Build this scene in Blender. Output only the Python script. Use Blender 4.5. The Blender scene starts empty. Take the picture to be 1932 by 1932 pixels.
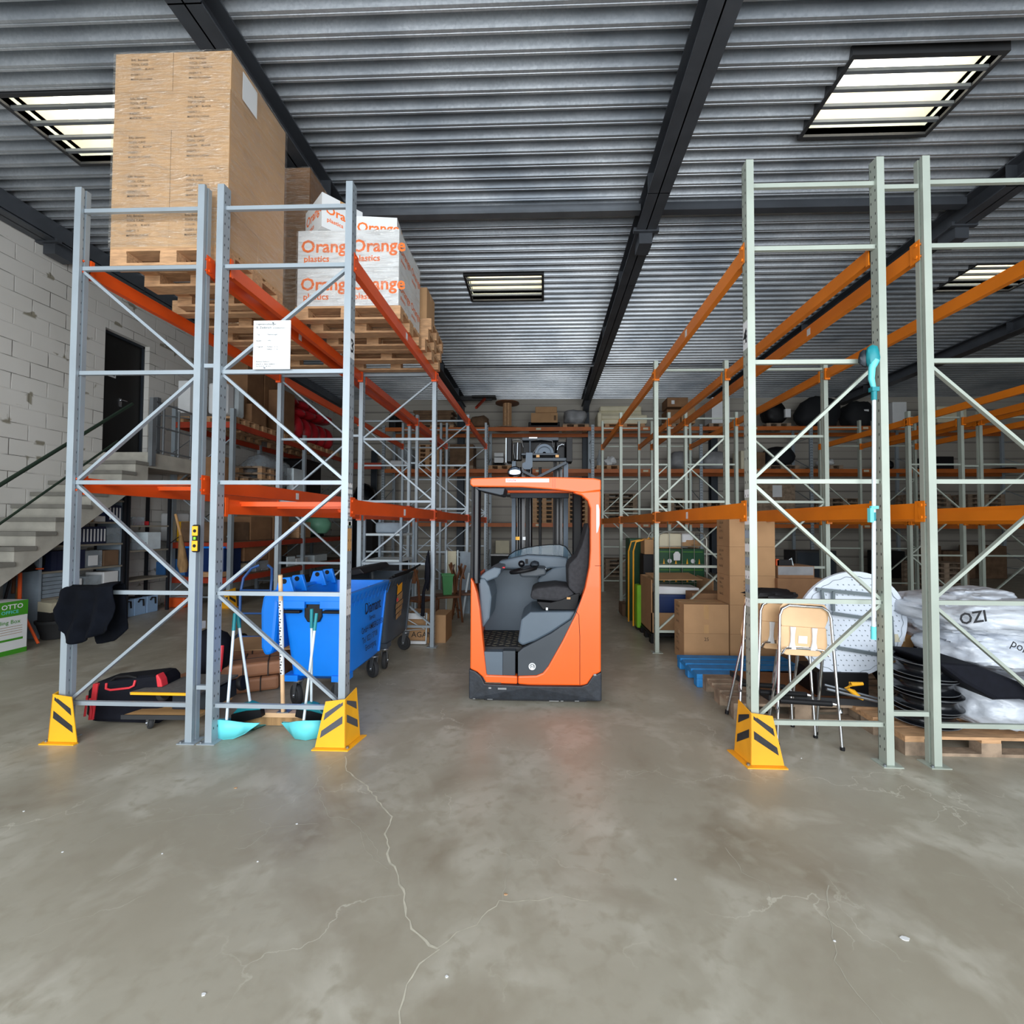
import bpy, math, random
from mathutils import Vector, Matrix, noise
random.seed(7)
SC = bpy.context.scene
COL = SC.collection
PI = math.pi
EXPO, DOORP, PANEE = 0.17, 900, 3.4
# ---------------------------------------------------------------- camera
F, CX, CY, YAW, PITCH, ROLL, H = 847.66, 997.5, 968.5, .0340, .0272, .0041, 1.7065
_r = Vector((math.cos(YAW), math.sin(YAW), 0))
_f = Vector((-math.sin(YAW)*math.cos(PITCH), math.cos(YAW)*math.cos(PITCH), math.sin(PITCH)))
_u = _r.cross(_f)
_R = math.cos(ROLL)*_r + math.sin(ROLL)*_u
_U = math.cos(ROLL)*_u - math.sin(ROLL)*_r
cam = bpy.data.cameras.new('camera')
cam.sensor_width = 36; cam.lens = F*36/1932
cam.shift_x = -(CX-966)/1932; cam.shift_y = (CY-966)/1932
cam.clip_start = .05; cam.clip_end = 200
camo = bpy.data.objects.new('camera', cam); COL.objects.link(camo)
M4 = Matrix.Identity(4)
for i in range(3):
    M4[i][0] = _R[i]; M4[i][1] = _U[i]; M4[i][2] = -_f[i]
M4.translation = (0, 0, H)
camo.matrix_world = M4
SC.camera = camo
SC.view_settings.view_transform = 'Standard'
SC.view_settings.look = 'None'
SC.view_settings.gamma = 1
SC.view_settings.exposure = EXPO
SC.view_settings.use_curve_mapping = False
# ---------------------------------------------------------------- sky and daylight
W = bpy.data.worlds.new('sky'); SC.world = W; W.use_nodes = True
bg = W.node_tree.nodes['Background']
bg.inputs[0].default_value = (.86, .93, 1, 1); bg.inputs[1].default_value = 1.2
def area(name, loc, rot, sx, sy, power, col=(1, 1, 1), spread=PI):
    l = bpy.data.lights.new(name, 'AREA'); l.shape = 'RECTANGLE'; l.size = sx; l.size_y = sy
    l.energy = power; l.color = col; l.spread = spread
    o = bpy.data.objects.new(name, l); COL.objects.link(o)
    o.location = loc; o.rotation_euler = rot
    return o
# daylight through the open loading door behind the camera
area('door_daylight', (.3, -3.2, 2.85), (PI/2, 0, 0), 12, 5.5, DOORP, (.93, .97, 1))
SKY = [(-6.17, 4.72), (3.16, 4.58), (-1.52, 8.48), (7.9, 8.35)]
SKL, SKW = 1.46, .92
# ---------------------------------------------------------------- helpers
def P(x, y, X=None, Y=None, Z=None):
    d = _f + (x-CX)/F*_R - (y-CY)/F*_U
    t = X/d.x if X is not None else (Y/d.y if Y is not None else (Z-H)/d.z)
    return Vector((0, 0, H)) + t*d
def lin(h):
    h = h.lstrip('#'); c = [int(h[i:i+2], 16)/255 for i in (0, 2, 4)]
    return tuple((v/12.92 if v <= .04045 else ((v+.055)/1.055)**2.4) for v in c) + (1,)
MATS = {}
def mat(name, col, rough=.5, metal=0, var=.12, vs=3, bump=0, bs=40, stretch=(1, 1, 1), alpha=1, trans=0, emit=0, spec=.5, coat=0, col2=None):
    m = bpy.data.materials.new(name); m.use_nodes = True; n = m.node_tree.nodes; L = m.node_tree.links
    b = n['Principled BSDF']
    c = lin(col)
    b.inputs['Roughness'].default_value = rough; b.inputs['Metallic'].default_value = metal
    b.inputs['Specular IOR Level'].default_value = spec
    b.inputs['Coat Weight'].default_value = coat
    tc = n.new('ShaderNodeTexCoord'); mp = n.new('ShaderNodeMapping'); mp.inputs['Scale'].default_value = stretch
    L.new(tc.outputs['Object'], mp.inputs[0])
    nz = n.new('ShaderNodeTexNoise'); nz.inputs['Scale'].default_value = vs; nz.inputs['Detail'].default_value = 5
    L.new(mp.outputs[0], nz.inputs[0])
    mx = n.new('ShaderNodeMix'); mx.data_type = 'RGBA'
    if col2: A, B = c, lin(col2)
    else:
        A = tuple(v*(1-var) for v in c[:3])+(1,); B = tuple(min(1, v*(1+var)) for v in c[:3])+(1,)
    rp = n.new('ShaderNodeMapRange'); rp.inputs[1].default_value = .35; rp.inputs[2].default_value = .65
    L.new(nz.outputs[0], rp.inputs[0]); L.new(rp.outputs[0], mx.inputs[0])
    mx.inputs[6].default_value = A; mx.inputs[7].default_value = B
    L.new(mx.outputs[2], b.inputs['Base Color'])
    if bump:
        bp = n.new('ShaderNodeBump'); bp.inputs['Strength'].default_value = bump; bp.inputs['Distance'].default_value = .01
        n2 = n.new('ShaderNodeTexNoise'); n2.inputs['Scale'].default_value = bs; L.new(mp.outputs[0], n2.inputs[0])
        L.new(n2.outputs[0], bp.inputs['Height']); L.new(bp.outputs[0], b.inputs['Normal'])
    if trans: b.inputs['Transmission Weight'].default_value = trans
    if alpha < 1: b.inputs['Alpha'].default_value = alpha
    if emit:
        b.inputs['Emission Color'].default_value = c; b.inputs['Emission Strength'].default_value = emit
    MATS[name] = m
    return m
mat('post', '9BA6AE', .42, .25, .06); mat('postR', 'A6AFA5', .45, .2, .06); mat('slot', '2b2d2e', .8)
mat('beam', 'DE5014', .38, 0, .08); mat('beamR', 'DE7A16', .4, 0, .06); mat('beamB', 'B8601F', .5, 0, .1)
mat('beamold', 'A83A20', .55, 0, .12)
mat('card', 'B08A63', .85, 0, .06, 4); mat('cardl', 'BC9870', .8, 0, .05, 4); mat('card2', '8A6647', .85, 0, .12, 4); mat('card3', '6d5540', .9, 0, .2, 5)
mat('tape', 'B58E60', .35); mat('ink', '4a3c30', .8); mat('inkblk', '15161c', .6)
mat('white', 'DDE0E2', .5, 0, .03); mat('whitebox', 'DADDDE', .6, 0, .03); mat('oink', 'F0742E', .6, 0, .02)
mat('wood', 'B8906A', .75, 0, .2, 9, stretch=(1, 6, 6)); mat('woodold', '8f7c69', .85, 0, .3, 8, bump=.3)
mat('beech', 'E0B98E', .45, 0, .06, 5); mat('wooddark', '6b4226', .5, 0, .2, 6); mat('ply', 'C79A66', .7, 0, .12)
mat('truck', 'F2601A', .36, 0, .02, coat=.1); mat('cab', '525F6B', .48, 0, .06); mat('cabdark', '343b42', .5, 0, .08)
mat('blk', '0d0d10', .55, 0, .15, spec=.3); mat('blkgloss', '0d0f14', .2, .2, .1); mat('rubber', '2a2b2d', .8, 0, .15); mat('seat', '2c2c30', .85, 0, .2, 30)
mat('bumper', '23282f', .55, 0, .25, 14, bump=.2); mat('scuff', '8d8f90', .7)
mat('chrome', 'c9ccd0', .16, 1, .04); mat('steel', '8e9399', .4, .8, .1); mat('steeldk', '2b323a', .45, .3, .1); mat('carpet', '5d5b57', .95, 0, .15, 40); mat('maststeel', '3a4652', .4, .3, .08)
mat('rimblk', '14161a', .22, .2, .1)
mat('yellow', 'F2B01E', .5, 0, .06); mat('yellow2', 'E8A01C', .6, 0, .08); mat('stripe', '26272a', .7, 0, .3, 12); mat('stripe2', '4b4e54', .6, 0, .1)
mat('binblue', '0A80EC', .38, 0, .05); mat('bingrey', '3b454f', .42, 0, .08)
mat('teal', '18848e', .5); mat('aqua', '68D8E0', .45, 0, .04); mat('palewhite', 'D6E4EA', .35)
mat('navy', '080B12', .95, 0, .3, 6, bump=.6, bs=9, spec=.12); mat('bag', '0f111a', .8, 0, .15, 20, spec=.2); mat('red', 'D8323C', .6)
mat('bluepaint', '2480C4', .6, 0, .12, 8); mat('bluetube', '2E5C9E', .4, .1)
mat('paper', '9a6a4c', .6, 0, .12, 6, bump=.5, bs=9); mat('strap', '2a201c', .6)
mat('polybag', 'BFC5CE', .3, 0, .1, 3, bump=.9, bs=12, stretch=(1, 1, 2)); mat('greybag', '8b8d90', .5, 0, .2, 3, bump=.8, bs=9)
mat('black cloth', '101318', .8); mat('tabletop', 'D9E2EE', .5, 0, .03); mat('tablefr', '7b868c', .4, .4)
mat('green', '3E8F1E', .6, 0, .04); mat('greenbin', '3f8a4e', .5); mat('crate', '0F4A2A', .5, 0, .15); mat('lime', '7CC21E', .5)
mat('mint', '7fbf9f', .4); mat('navybox', '0E2A5C', .45); mat('bluecrate', '3A6EA8', .5, 0, .1); mat('icebox', '93B4D8', .5, 0, .06)
mat('greyplastic', '8C9AA6', .5, 0, .15, 4); mat('clear', 'A9B4BC', .2, 0, .2, 5, alpha=.45); mat('shelf', '8b8578', .7)
mat('dkpost', '25282e', .5, .3); mat('binder', '1b2440', .6); mat('orangep', 'E05A24', .5); mat('cream', 'D6CFB4', .6, 0, .06)
mat('straw', '9b7a52', .9, 0, .25, 30, stretch=(1, 1, .1)); mat('redrubber', 'B01E2A', .35, 0, .1); mat('yplastic', 'E0A818', .5)
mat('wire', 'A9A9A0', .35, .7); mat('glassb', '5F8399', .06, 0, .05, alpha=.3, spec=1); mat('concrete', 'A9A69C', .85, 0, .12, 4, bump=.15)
mat('railgreen', '25352a', .45, .2); mat('railgrey', '6f7478', .5, .3); mat('doorblk', '121212', .5); mat('dusty', '4d493f', .9, 0, .3, 20)
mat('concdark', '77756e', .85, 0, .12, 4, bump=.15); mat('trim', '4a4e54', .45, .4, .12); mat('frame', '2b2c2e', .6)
mat('shaft', 'E8DEC6', .7, 0, .05); mat('shaftw', 'DDE6D8', .6, 0, .05); mat('lens', '7d8794', .06, 1)

class MB:
    def __init__(s): s.v = []; s.f = []; s.mi = []; s.mats = []; s.sm = []
    def add(s, vs, fs, m, M=None, smooth=False):
        if m not in s.mats: s.mats.append(m)
        k = s.mats.index(m); b = len(s.v)
        for v in vs:
            v = Vector(v); s.v.append(M @ v if M is not None else v)
        for f in fs: s.f.append([b+i for i in f]); s.mi.append(k); s.sm.append(smooth)
        return s
    def box(s, x0, x1, y0, y1, z0, z1, m, M=None):
        vs = [(x, y, z) for z in (z0, z1) for y in (y0, y1) for x in (x0, x1)]
        fs = [(0, 2, 3, 1), (4, 5, 7, 6), (0, 1, 5, 4), (2, 6, 7, 3), (0, 4, 6, 2), (1, 3, 7, 5)]
        return s.add(vs, fs, m, M)
    def cb(s, c, d, m, rz=0, rx=0, ry=0):
        M = Matrix.Translation(c) @ Matrix.Rotation(rz, 4, 'Z') @ Matrix.Rotation(ry, 4, 'Y') @ Matrix.Rotation(rx, 4, 'X')
        return s.box(-d[0]/2, d[0]/2, -d[1]/2, d[1]/2, -d[2]/2, d[2]/2, m, M)
    def bar(s, a, b, w, h, m, up=(0, 0, 1)):
        a = Vector(a); b = Vector(b); z = (b-a); L = z.length; z.normalize(); u = Vector(up)
        if abs(z.dot(u)) > .98: u = Vector((0, 1, 0))
        x = z.cross(u).normalized(); y = x.cross(z)
        M = Matrix((x, y, z)).transposed().to_4x4(); M.translation = a
        return s.box(-w/2, w/2, -h/2, h/2, 0, L, m, M)
    def tube(s, pts, r, m, n=8, closed=False, caps=True):
        pts = [Vector(p) for p in pts]; k = len(pts); rs = r if isinstance(r, (list, tuple)) else [r]*k
        rings = []; prev = None
        for i in range(k):
            if closed: t = pts[(i+1) % k]-pts[i-1]
            else: t = (pts[min(i+1, k-1)]-pts[max(i-1, 0)])
            t.normalize()
            if prev is None:
                u = Vector((0, 0, 1)) if abs(t.z) < .9 else Vector((1, 0, 0))
                u = (u-t*u.dot(t)).normalized()
            else:
                u = prev-t*prev.dot(t)
                u = u.normalized() if u.length > 1e-6 else Vector((1, 0, 0))
            prev = u; w = t.cross(u)
            rings.append([pts[i]+rs[i]*(math.cos(2*PI*j/n)*u+math.sin(2*PI*j/n)*w) for j in range(n)])
        vs = [v for R_ in rings for v in R_]; fs = []
        for i in range(k if closed else k-1):
            a = i*n; b = ((i+1) % k)*n
            for j in range(n): fs.append((a+j, a+(j+1) % n, b+(j+1) % n, b+j))
        s.add(vs, fs, m, None, True)
        if caps and not closed:
            s.add(rings[0], [tuple(range(n))[::-1]], m); s.add(rings[-1], [tuple(range(n))], m)
        return s
    def cyl(s, a, b, r, m, n=16, r2=None): return s.tube([a, b], [r, r if r2 is None else r2], m, n)
    def lathe(s, prof, m, c=(0, 0, 0), n=20, M=None):
        vs = []; fs = []; k = len(prof)
        for (r, z) in prof:
            for j in range(n): vs.append((c[0]+r*math.cos(2*PI*j/n), c[1]+r*math.sin(2*PI*j/n), c[2]+z))
        for i in range(k-1):
            for j in range(n): fs.append((i*n+j, i*n+(j+1) % n, (i+1)*n+(j+1) % n, (i+1)*n+j))
        return s.add(vs, fs, m, M, True)
    def prism(s, pts, ax, a, b, m, M=None):
        # pts 2d; ax 'y': (x,z) ; 'x': (y,z) ; 'z': (x,y)
        g = {'y': lambda p, t: (p[0], t, p[1]), 'x': lambda p, t: (t, p[0], p[1]), 'z': lambda p, t: (p[0], p[1], t)}[ax]
        n = len(pts); vs = [g(p, a) for p in pts]+[g(p, b) for p in pts]
        fs = [tuple(range(n)), tuple(range(2*n-1, n-1, -1))]+[(i, n+i, n+(i+1) % n, (i+1) % n) for i in range(n)]
        return s.add(vs, fs, m, M)
    def text(s, t, size, m, M, align='LEFT', sx=1):
        vs, fs = txt(t, size, align)
        return s.add([(v[0]*sx, v[1], 0) for v in vs], fs, m, M)
    def blob(s, c, r, m, amp=.12, fr=1.6, seed=0, n=28, flat=None, pw=1, wr=0):
        vs = []; fs = []; k = n//2
        for i in range(k+1):
            th = PI*i/k
            for j in range(n):
                ph = 2*PI*j/n
                d = Vector((math.sin(th)*math.cos(ph), math.sin(th)*math.sin(ph), math.cos(th)))
                e = Vector([math.copysign(abs(q)**pw, q) for q in d])
                q = 1+amp*(noise.noise(d*fr+Vector((seed, seed*.7, 3)))*1.4+.5*noise.noise(d*fr*2.7+Vector((seed, 9, 3)))+.25*noise.noise(d*fr*6+Vector((seed, 19, 3))))
                if wr: q += wr*(.5-abs(noise.noise(Vector((d.x*3, d.y*3, d.z*7))*1.3+Vector((seed, 5, 1))))*2.2)+wr*.5*(.4-abs(noise.noise(Vector((d.x*9, d.y*9, d.z*16))+Vector((seed, 5, 9))))*2)
                p = Vector((c[0]+r[0]*e.x*q, c[1]+r[1]*e.y*q, c[2]+r[2]*e.z*q))
                if flat is not None and p.z < flat: p.z = flat+.002*(i % 2)
                vs.append(p)
        for i in range(k):
            for j in range(n): fs.append((i*n+j, (i+1)*n+j, (i+1)*n+(j+1) % n, i*n+(j+1) % n))
        return s.add(vs, fs, m, None, True)
    def build(s, name, parent=None, loc=None, rot=None, bevel=0, ang=38):
        me = bpy.data.meshes.new(name); me.from_pydata([tuple(v) for v in s.v], [], s.f)
        for m in s.mats: me.materials.append(MATS[m] if isinstance(m, str) else m)
        me.polygons.foreach_set('material_index', s.mi)
        me.polygons.foreach_set('use_smooth', s.sm)
        me.update()
        if any(s.sm): me.set_sharp_from_angle(angle=math.radians(ang))
        o = bpy.data.objects.new(name, me); COL.objects.link(o)
        if parent: o.parent = parent
        if loc is not None: o.location = loc
        if rot is not None: o.rotation_euler = rot
        if bevel:
            b = o.modifiers.new('bevel', 'BEVEL'); b.width = bevel; b.segments = 2; b.limit_method = 'ANGLE'; b.angle_limit = math.radians(40)
        return o
_tc = {}
def txt(t, size, align='LEFT'):
    if (t, align) not in _tc:
        c = bpy.data.curves.new('t', 'FONT'); c.body = t; c.size = 1; c.align_x = align; c.resolution_u = 2; c.fill_mode = 'BOTH'; c.offset = .022 if t in ('Orange', 'plastics', 'OTTO', '3', '4', 'OZI', 'TOYOTA') else .004
        o = bpy.data.objects.new('t', c); COL.objects.link(o)
        dg = bpy.context.evaluated_depsgraph_get(); me = bpy.data.meshes.new_from_object(o.evaluated_get(dg))
        _tc[(t, align)] = ([tuple(v.co) for v in me.vertices], [tuple(p.vertices) for p in me.polygons])
        bpy.data.objects.remove(o); bpy.data.meshes.remove(me); bpy.data.curves.remove(c)
    vs, fs = _tc[(t, align)]
    return [(v[0]*size, v[1]*size, 0) for v in vs], fs
def MF(x, y, z): # text on a face looking towards -Y (camera side)
    return Matrix(((1, 0, 0, x), (0, 0, -1, y), (0, 1, 0, z), (0, 0, 0, 1)))
def MR(x, y, z): # text on a face looking +X
    return Matrix(((0, 0, 1, x), (1, 0, 0, y), (0, 1, 0, z), (0, 0, 0, 1)))
def ML(x, y, z): # face looking -X
    return Matrix(((0, 0, -1, x), (-1, 0, 0, y), (0, 1, 0, z), (0, 0, 0, 1)))
def tag(o, label, cat, group=None, kind=None):
    o['label'] = label; o['category'] = cat
    if group: o['group'] = group
    if kind: o['kind'] = kind
    return o
def thing(name, label, cat, loc=(0, 0, 0), rz=0, group=None):
    o = bpy.data.objects.new(name, None); COL.objects.link(o); o.location = loc; o.rotation_euler = (0, 0, rz)
    o.empty_display_size = .1
    return tag(o, label, cat, group)
def struct(o): o['kind'] = 'structure'; return o
def copy_tree(o, parent=None):
    c = o.copy(); COL.objects.link(c)
    if parent: c.parent = parent
    for ch in list(o.children): copy_tree(ch, c)
    return c
# ---------------------------------------------------------------- room shell
XL, XR, YB, YF, ZC = -8.1, 18.6, 16.9, -3.4, 6.5
def nm(name, rough=.5, metal=0, spec=.5):
    m = bpy.data.materials.new(name); m.use_nodes = True; MATS[name] = m
    b = m.node_tree.nodes['Principled BSDF']; b.inputs['Roughness'].default_value = rough
    b.inputs['Metallic'].default_value = metal; b.inputs['Specular IOR Level'].default_value = spec
    return m, m.node_tree.nodes, m.node_tree.links, b
def mixc(n, L, fac, a, b):
    x = n.new('ShaderNodeMix'); x.data_type = 'RGBA'
    if isinstance(fac, float): x.inputs[0].default_value = fac
    else: L.new(fac, x.inputs[0])
    for v, k in ((a, 6), (b, 7)):
        if isinstance(v, tuple): x.inputs[k].default_value = v
        else: L.new(v, x.inputs[k])
    return x.outputs[2]
def noi(n, L, vec, sc, det=4, a=None, b=None, dist=0):
    z = n.new('ShaderNodeTexNoise'); z.inputs['Scale'].default_value = sc; z.inputs['Detail'].default_value = det; z.inputs['Distortion'].default_value = dist
    L.new(vec, z.inputs[0])
    if a is None: return z.outputs[0]
    r = n.new('ShaderNodeMapRange'); r.inputs[1].default_value = a; r.inputs[2].default_value = b; L.new(z.outputs[0], r.inputs[0])
    return r.outputs[0]
def mth(n, L, op, a, b=None):
    x = n.new('ShaderNodeMath'); x.operation = op
    for i, v in enumerate((a, b)):
        if v is None: continue
        if isinstance(v, (int, float)): x.inputs[i].default_value = v
        else: L.new(v, x.inputs[i])
    return x.outputs[0]
# floor: sealed concrete, hairline cracks, dusty patches
m, n, L, b = nm('floor concrete', .4, 0, .5)
tc = n.new('ShaderNodeTexCoord').outputs['Object']
c = mixc(n, L, noi(n, L, tc, .6, 8, .36, .64, .3), lin('979080'), lin('ABA799'))
c = mixc(n, L, noi(n, L, tc, 2.2, 10, .5, .72, .5), c, lin('B9B5A8'))
c = mixc(n, L, noi(n, L, tc, 1.3, 12, .52, .72, .6), c, lin('857B6A'))
c = mixc(n, L, noi(n, L, tc, 11, 8, .5, .7, .3), c, lin('9A9484'))
vv = n.new('ShaderNodeVectorMath'); vv.operation = 'ADD'; nz = n.new('ShaderNodeTexNoise'); nz.inputs['Scale'].default_value = 3; nz.inputs['Detail'].default_value = 8
L.new(tc, nz.inputs[0]); sc_ = n.new('ShaderNodeVectorMath'); sc_.operation = 'SCALE'; sc_.inputs['Scale'].default_value = .55
L.new(nz.outputs['Color'], sc_.inputs[0]); L.new(tc, vv.inputs[0]); L.new(sc_.outputs[0], vv.inputs[1])
vo = n.new('ShaderNodeTexVoronoi'); vo.feature = 'DISTANCE_TO_EDGE'; vo.inputs['Scale'].default_value = 1.15; L.new(vv.outputs[0], vo.inputs[0])
cr = n.new('ShaderNodeMapRange'); cr.inputs[1].default_value = .0; cr.inputs[2].default_value = .006; cr.inputs[3].default_value = 1; cr.inputs[4].default_value = 0; L.new(vo.outputs['Distance'], cr.inputs[0])
crm = mth(n, L, 'MULTIPLY', cr.outputs[0], noi(n, L, tc, 1.4, 4, .46, .6))
crm = mth(n, L, 'MULTIPLY', crm, .75)
c = mixc(n, L, crm, c, lin('C6C3B4'))
L.new(c, b.inputs['Base Color'])
rr = n.new('ShaderNodeMapRange'); L.new(noi(n, L, tc, 1.7, 6), rr.inputs[0]); rr.inputs[1].default_value = .3; rr.inputs[2].default_value = .7; rr.inputs[3].default_value = .3; rr.inputs[4].default_value = .46
L.new(rr.outputs[0], b.inputs['Roughness'])
bp = n.new('ShaderNodeBump'); bp.inputs['Strength'].default_value = .12; bp.inputs['Distance'].default_value = .01; L.new(noi(n, L, tc, 14, 8), bp.inputs['Height']); L.new(bp.outputs[0], b.inputs['Normal'])
# white painted block wall
m, n, L, b = nm('block wall', .8)
tc = n.new('ShaderNodeTexCoord').outputs['Object']
mp = n.new('ShaderNodeMapping'); mp.inputs['Rotation'].default_value = (0, PI/2, PI/2); L.new(tc, mp.inputs[0])
sx = n.new('ShaderNodeSeparateXYZ'); L.new(tc, sx.inputs[0])
cm = n.new('ShaderNodeCombineXYZ'); L.new(sx.outputs[1], cm.inputs[0]); L.new(sx.outputs[2], cm.inputs[1])
def brick(mort, smooth=.1):
    k = n.new('ShaderNodeTexBrick'); k.inputs['Scale'].default_value = 1; k.inputs['Brick Width'].default_value = .5; k.inputs['Row Height'].default_value = .25
    k.inputs['Mortar Size'].default_value = mort; k.inputs['Mortar Smooth'].default_value = smooth; L.new(cm.outputs[0], k.inputs[0]); return k.outputs['Fac']
thin = mth(n, L, 'MULTIPLY', brick(.004), noi(n, L, tc, 1.6, 3, .48, .58))
thin2 = mth(n, L, 'MULTIPLY', brick(.0025), .22)
wide = mth(n, L, 'MULTIPLY', brick(.05, .6), noi(n, L, tc, 2.1, 3, .62, .64))
base = mixc(n, L, noi(n, L, tc, .9, 5, .3, .7), lin('CCCAC4'), lin('D8D6D1'))
base = mixc(n, L, thin2, base, lin('A5A39C')); base = mixc(n, L, thin, base, lin('4b4842'))
base = mixc(n, L, wide, base, lin('8d8879'))
L.new(base, b.inputs['Base Color'])
bp = n.new('ShaderNodeBump'); bp.inputs['Strength'].default_value = .5; bp.inputs['Distance'].default_value = .02; bp.invert = True
L.new(brick(.01, .5), bp.inputs['Height']); L.new(bp.outputs[0], b.inputs['Normal'])
# panelled back wall
m, n, L, b = nm('panel wall', .55)
tc = n.new('ShaderNodeTexCoord').outputs['Object']; sx = n.new('ShaderNodeSeparateXYZ'); L.new(tc, sx.inputs[0])
def line(pitch, w, off=0):
    a = mth(n, L, 'ADD', sx.outputs[2], off); a = mth(n, L, 'DIVIDE', a, pitch); a = mth(n, L, 'FRACT', a); return mth(n, L, 'LESS_THAN', a, w/pitch)
c = mixc(n, L, noi(n, L, tc, .5, 3, .3, .7), lin('A29D93'), lin('ADA89E'))
c = mixc(n, L, mth(n, L, 'MULTIPLY', line(.6, .05), .5), c, lin('6d6a66')); c = mixc(n, L, line(.6, .015, .01), c, lin('403d3a'))
c = mixc(n, L, mth(n, L, 'MULTIPLY', line(.3, .012, .01), .6), c, lin('5a5652'))
L.new(c, b.inputs['Base Color'])
# galvanised trapezoid deck
m, n, L, b = nm('deck metal', .3, .7)
tc = n.new('ShaderNodeTexCoord').outputs['Object']
vo = n.new('ShaderNodeTexVoronoi'); vo.inputs['Scale'].default_value = 45; L.new(tc, vo.inputs[0])
r = n.new('ShaderNodeMapRange'); r.inputs[3].default_value = 0; r.inputs[4].default_value = 1; L.new(vo.outputs['Color'], r.inputs[0])
c = mixc(n, L, r.outputs[0], lin('BCC2C8'), lin('CED3D8')); c = mixc(n, L, noi(n, L, tc, .7, 4, .4, .7), c, lin('949CA5'))
L.new(c, b.inputs['Base Color'])
r2 = n.new('ShaderNodeMapRange'); L.new(vo.outputs['Color'], r2.inputs[0]); r2.inputs[3].default_value = .32; r2.inputs[4].default_value = .44; L.new(r2.outputs[0], b.inputs['Roughness'])

fl = MB().box(XL, XR, YF, YB, -.15, 0, 'floor concrete').build('floor'); struct(fl)
# long cracks in the slab
def crack(pts, w, m='crackline'):
    mb = MB(); rnd = random.Random(len(pts)*7+int(pts[0][0]))
    q = []
    for i in range(len(pts)-1):
        a = P(*pts[i], Z=0); c_ = P(*pts[i+1], Z=0); k = max(2, int((c_-a).length/.035))
        for j in range(k):
            p = a.lerp(c_, j/k); p += Vector((rnd.uniform(-1, 1), rnd.uniform(-1, 1), 0))*.009; q.append(p)
    q.append(P(*pts[-1], Z=0))
    vs = []; fs = []
    for i, p in enumerate(q):
        t = (q[min(i+1, len(q)-1)]-q[max(i-1, 0)]).normalized(); s_ = Vector((-t.y, t.x, 0)); ww = w*rnd.uniform(.35, 1)
        vs += [p+s_*ww+Vector((0, 0, .0008)), p-s_*ww+Vector((0, 0, .0008))]
        if i: fs.append((2*i-2, 2*i-1, 2*i+1, 2*i))
    mb.add(vs, fs, m).build('crack', fl)
mat('crackline', 'BDB9A8', .6, 0, .15, 20); mat('crackfaint', 'ACA899', .55, 0, .1, 20)
crack([(650, 1428), (655, 1455), (690, 1480), (710, 1510), (738, 1540), (728, 1575), (735, 1620), (752, 1655), (765, 1700), (770, 1740), (800, 1775), (826, 1790)], .006)
crack([(826, 1790), (790, 1820), (765, 1860), (755, 1932)], .0045)
crack([(826, 1790), (860, 1760), (900, 1745), (945, 1700), (1030, 1698), (1060, 1690), (1110, 1700)], .003)
crack([(945, 1700), (955, 1650), (965, 1590), (1040, 1585), (1085, 1560), (1120, 1540), (1150, 1500)], .002, 'crackfaint')
crack([(1370, 1600), (1400, 1645), (1450, 1670), (1455, 1700)], .002, 'crackfaint')
crack([(1560, 1670), (1565, 1735), (1575, 1780), (1570, 1810), (1600, 1850), (1640, 1900), (1665, 1932)], .0025, 'crackfaint')
crack([(170, 1590), (220, 1565), (300, 1550), (360, 1540), (430, 1535), (510, 1520), (560, 1500)], .002, 'crackfaint')
crack([(200, 1665), (260, 1635), (300, 1610), (350, 1590)], .002, 'crackfaint')
crack([(600, 1490), (615, 1540), (660, 1545), (690, 1575), (720, 1620)], .002, 'crackfaint')
crack([(730, 1640), (690, 1610), (680, 1570)], .002, 'crackfaint')
crack([(600, 1555), (520, 1560), (450, 1580)], .0015, 'crackfaint')
for i, (x, y, s_) in enumerate([(1707, 1771, .022), (384, 1877, .012), (954, 1688, .01), (1274, 1659, .009), (445, 1487, .014), (560, 1555, .007), (486, 1626, .006), (306, 1611, .007), (1575, 1776, .007), (1512, 1431, .006), (843, 1843, .008), (118, 1608, .007), (45, 1531, .008)]):
    p = P(x, y, Z=0); mb = MB(); rnd = random.Random(i)
    ps = [(math.cos(a)*s_*rnd.uniform(.5, 1), math.sin(a)*s_*rnd.uniform(.35, .7)) for a in [k*PI/3.5 for k in range(7)]]
    mb.prism(ps, 'z', .0005, .003, 'white' if i != 2 and i != 4 else 'wood')
    tag(mb.build('paper_scrap' if i == 0 else 'debris_crumb', loc=(p.x, p.y, 0)), ['torn white scrap of paper on the floor at the right', 'small white crumb on the floor near the bottom left edge', 'tan wood chip on the floor by the branching crack', 'tiny white crumb on the floor right of the truck aisle', 'yellowish dry flake on the floor below the dustpans', 'tiny pale crumb left of the main floor crack', 'tiny pale crumb below the yellowish dry flake', 'tiny pale crumb on the floor far left of the main crack', 'tiny pale crumb on the thin crack at the right', 'tiny pale crumb in front of the folding stools', 'tiny tan crumb just right of the crack junction', 'tiny white crumb in the left foreground of the floor', 'tiny white crumb at the far left edge of the floor'][i], 'debris' if i else 'paper')
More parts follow.
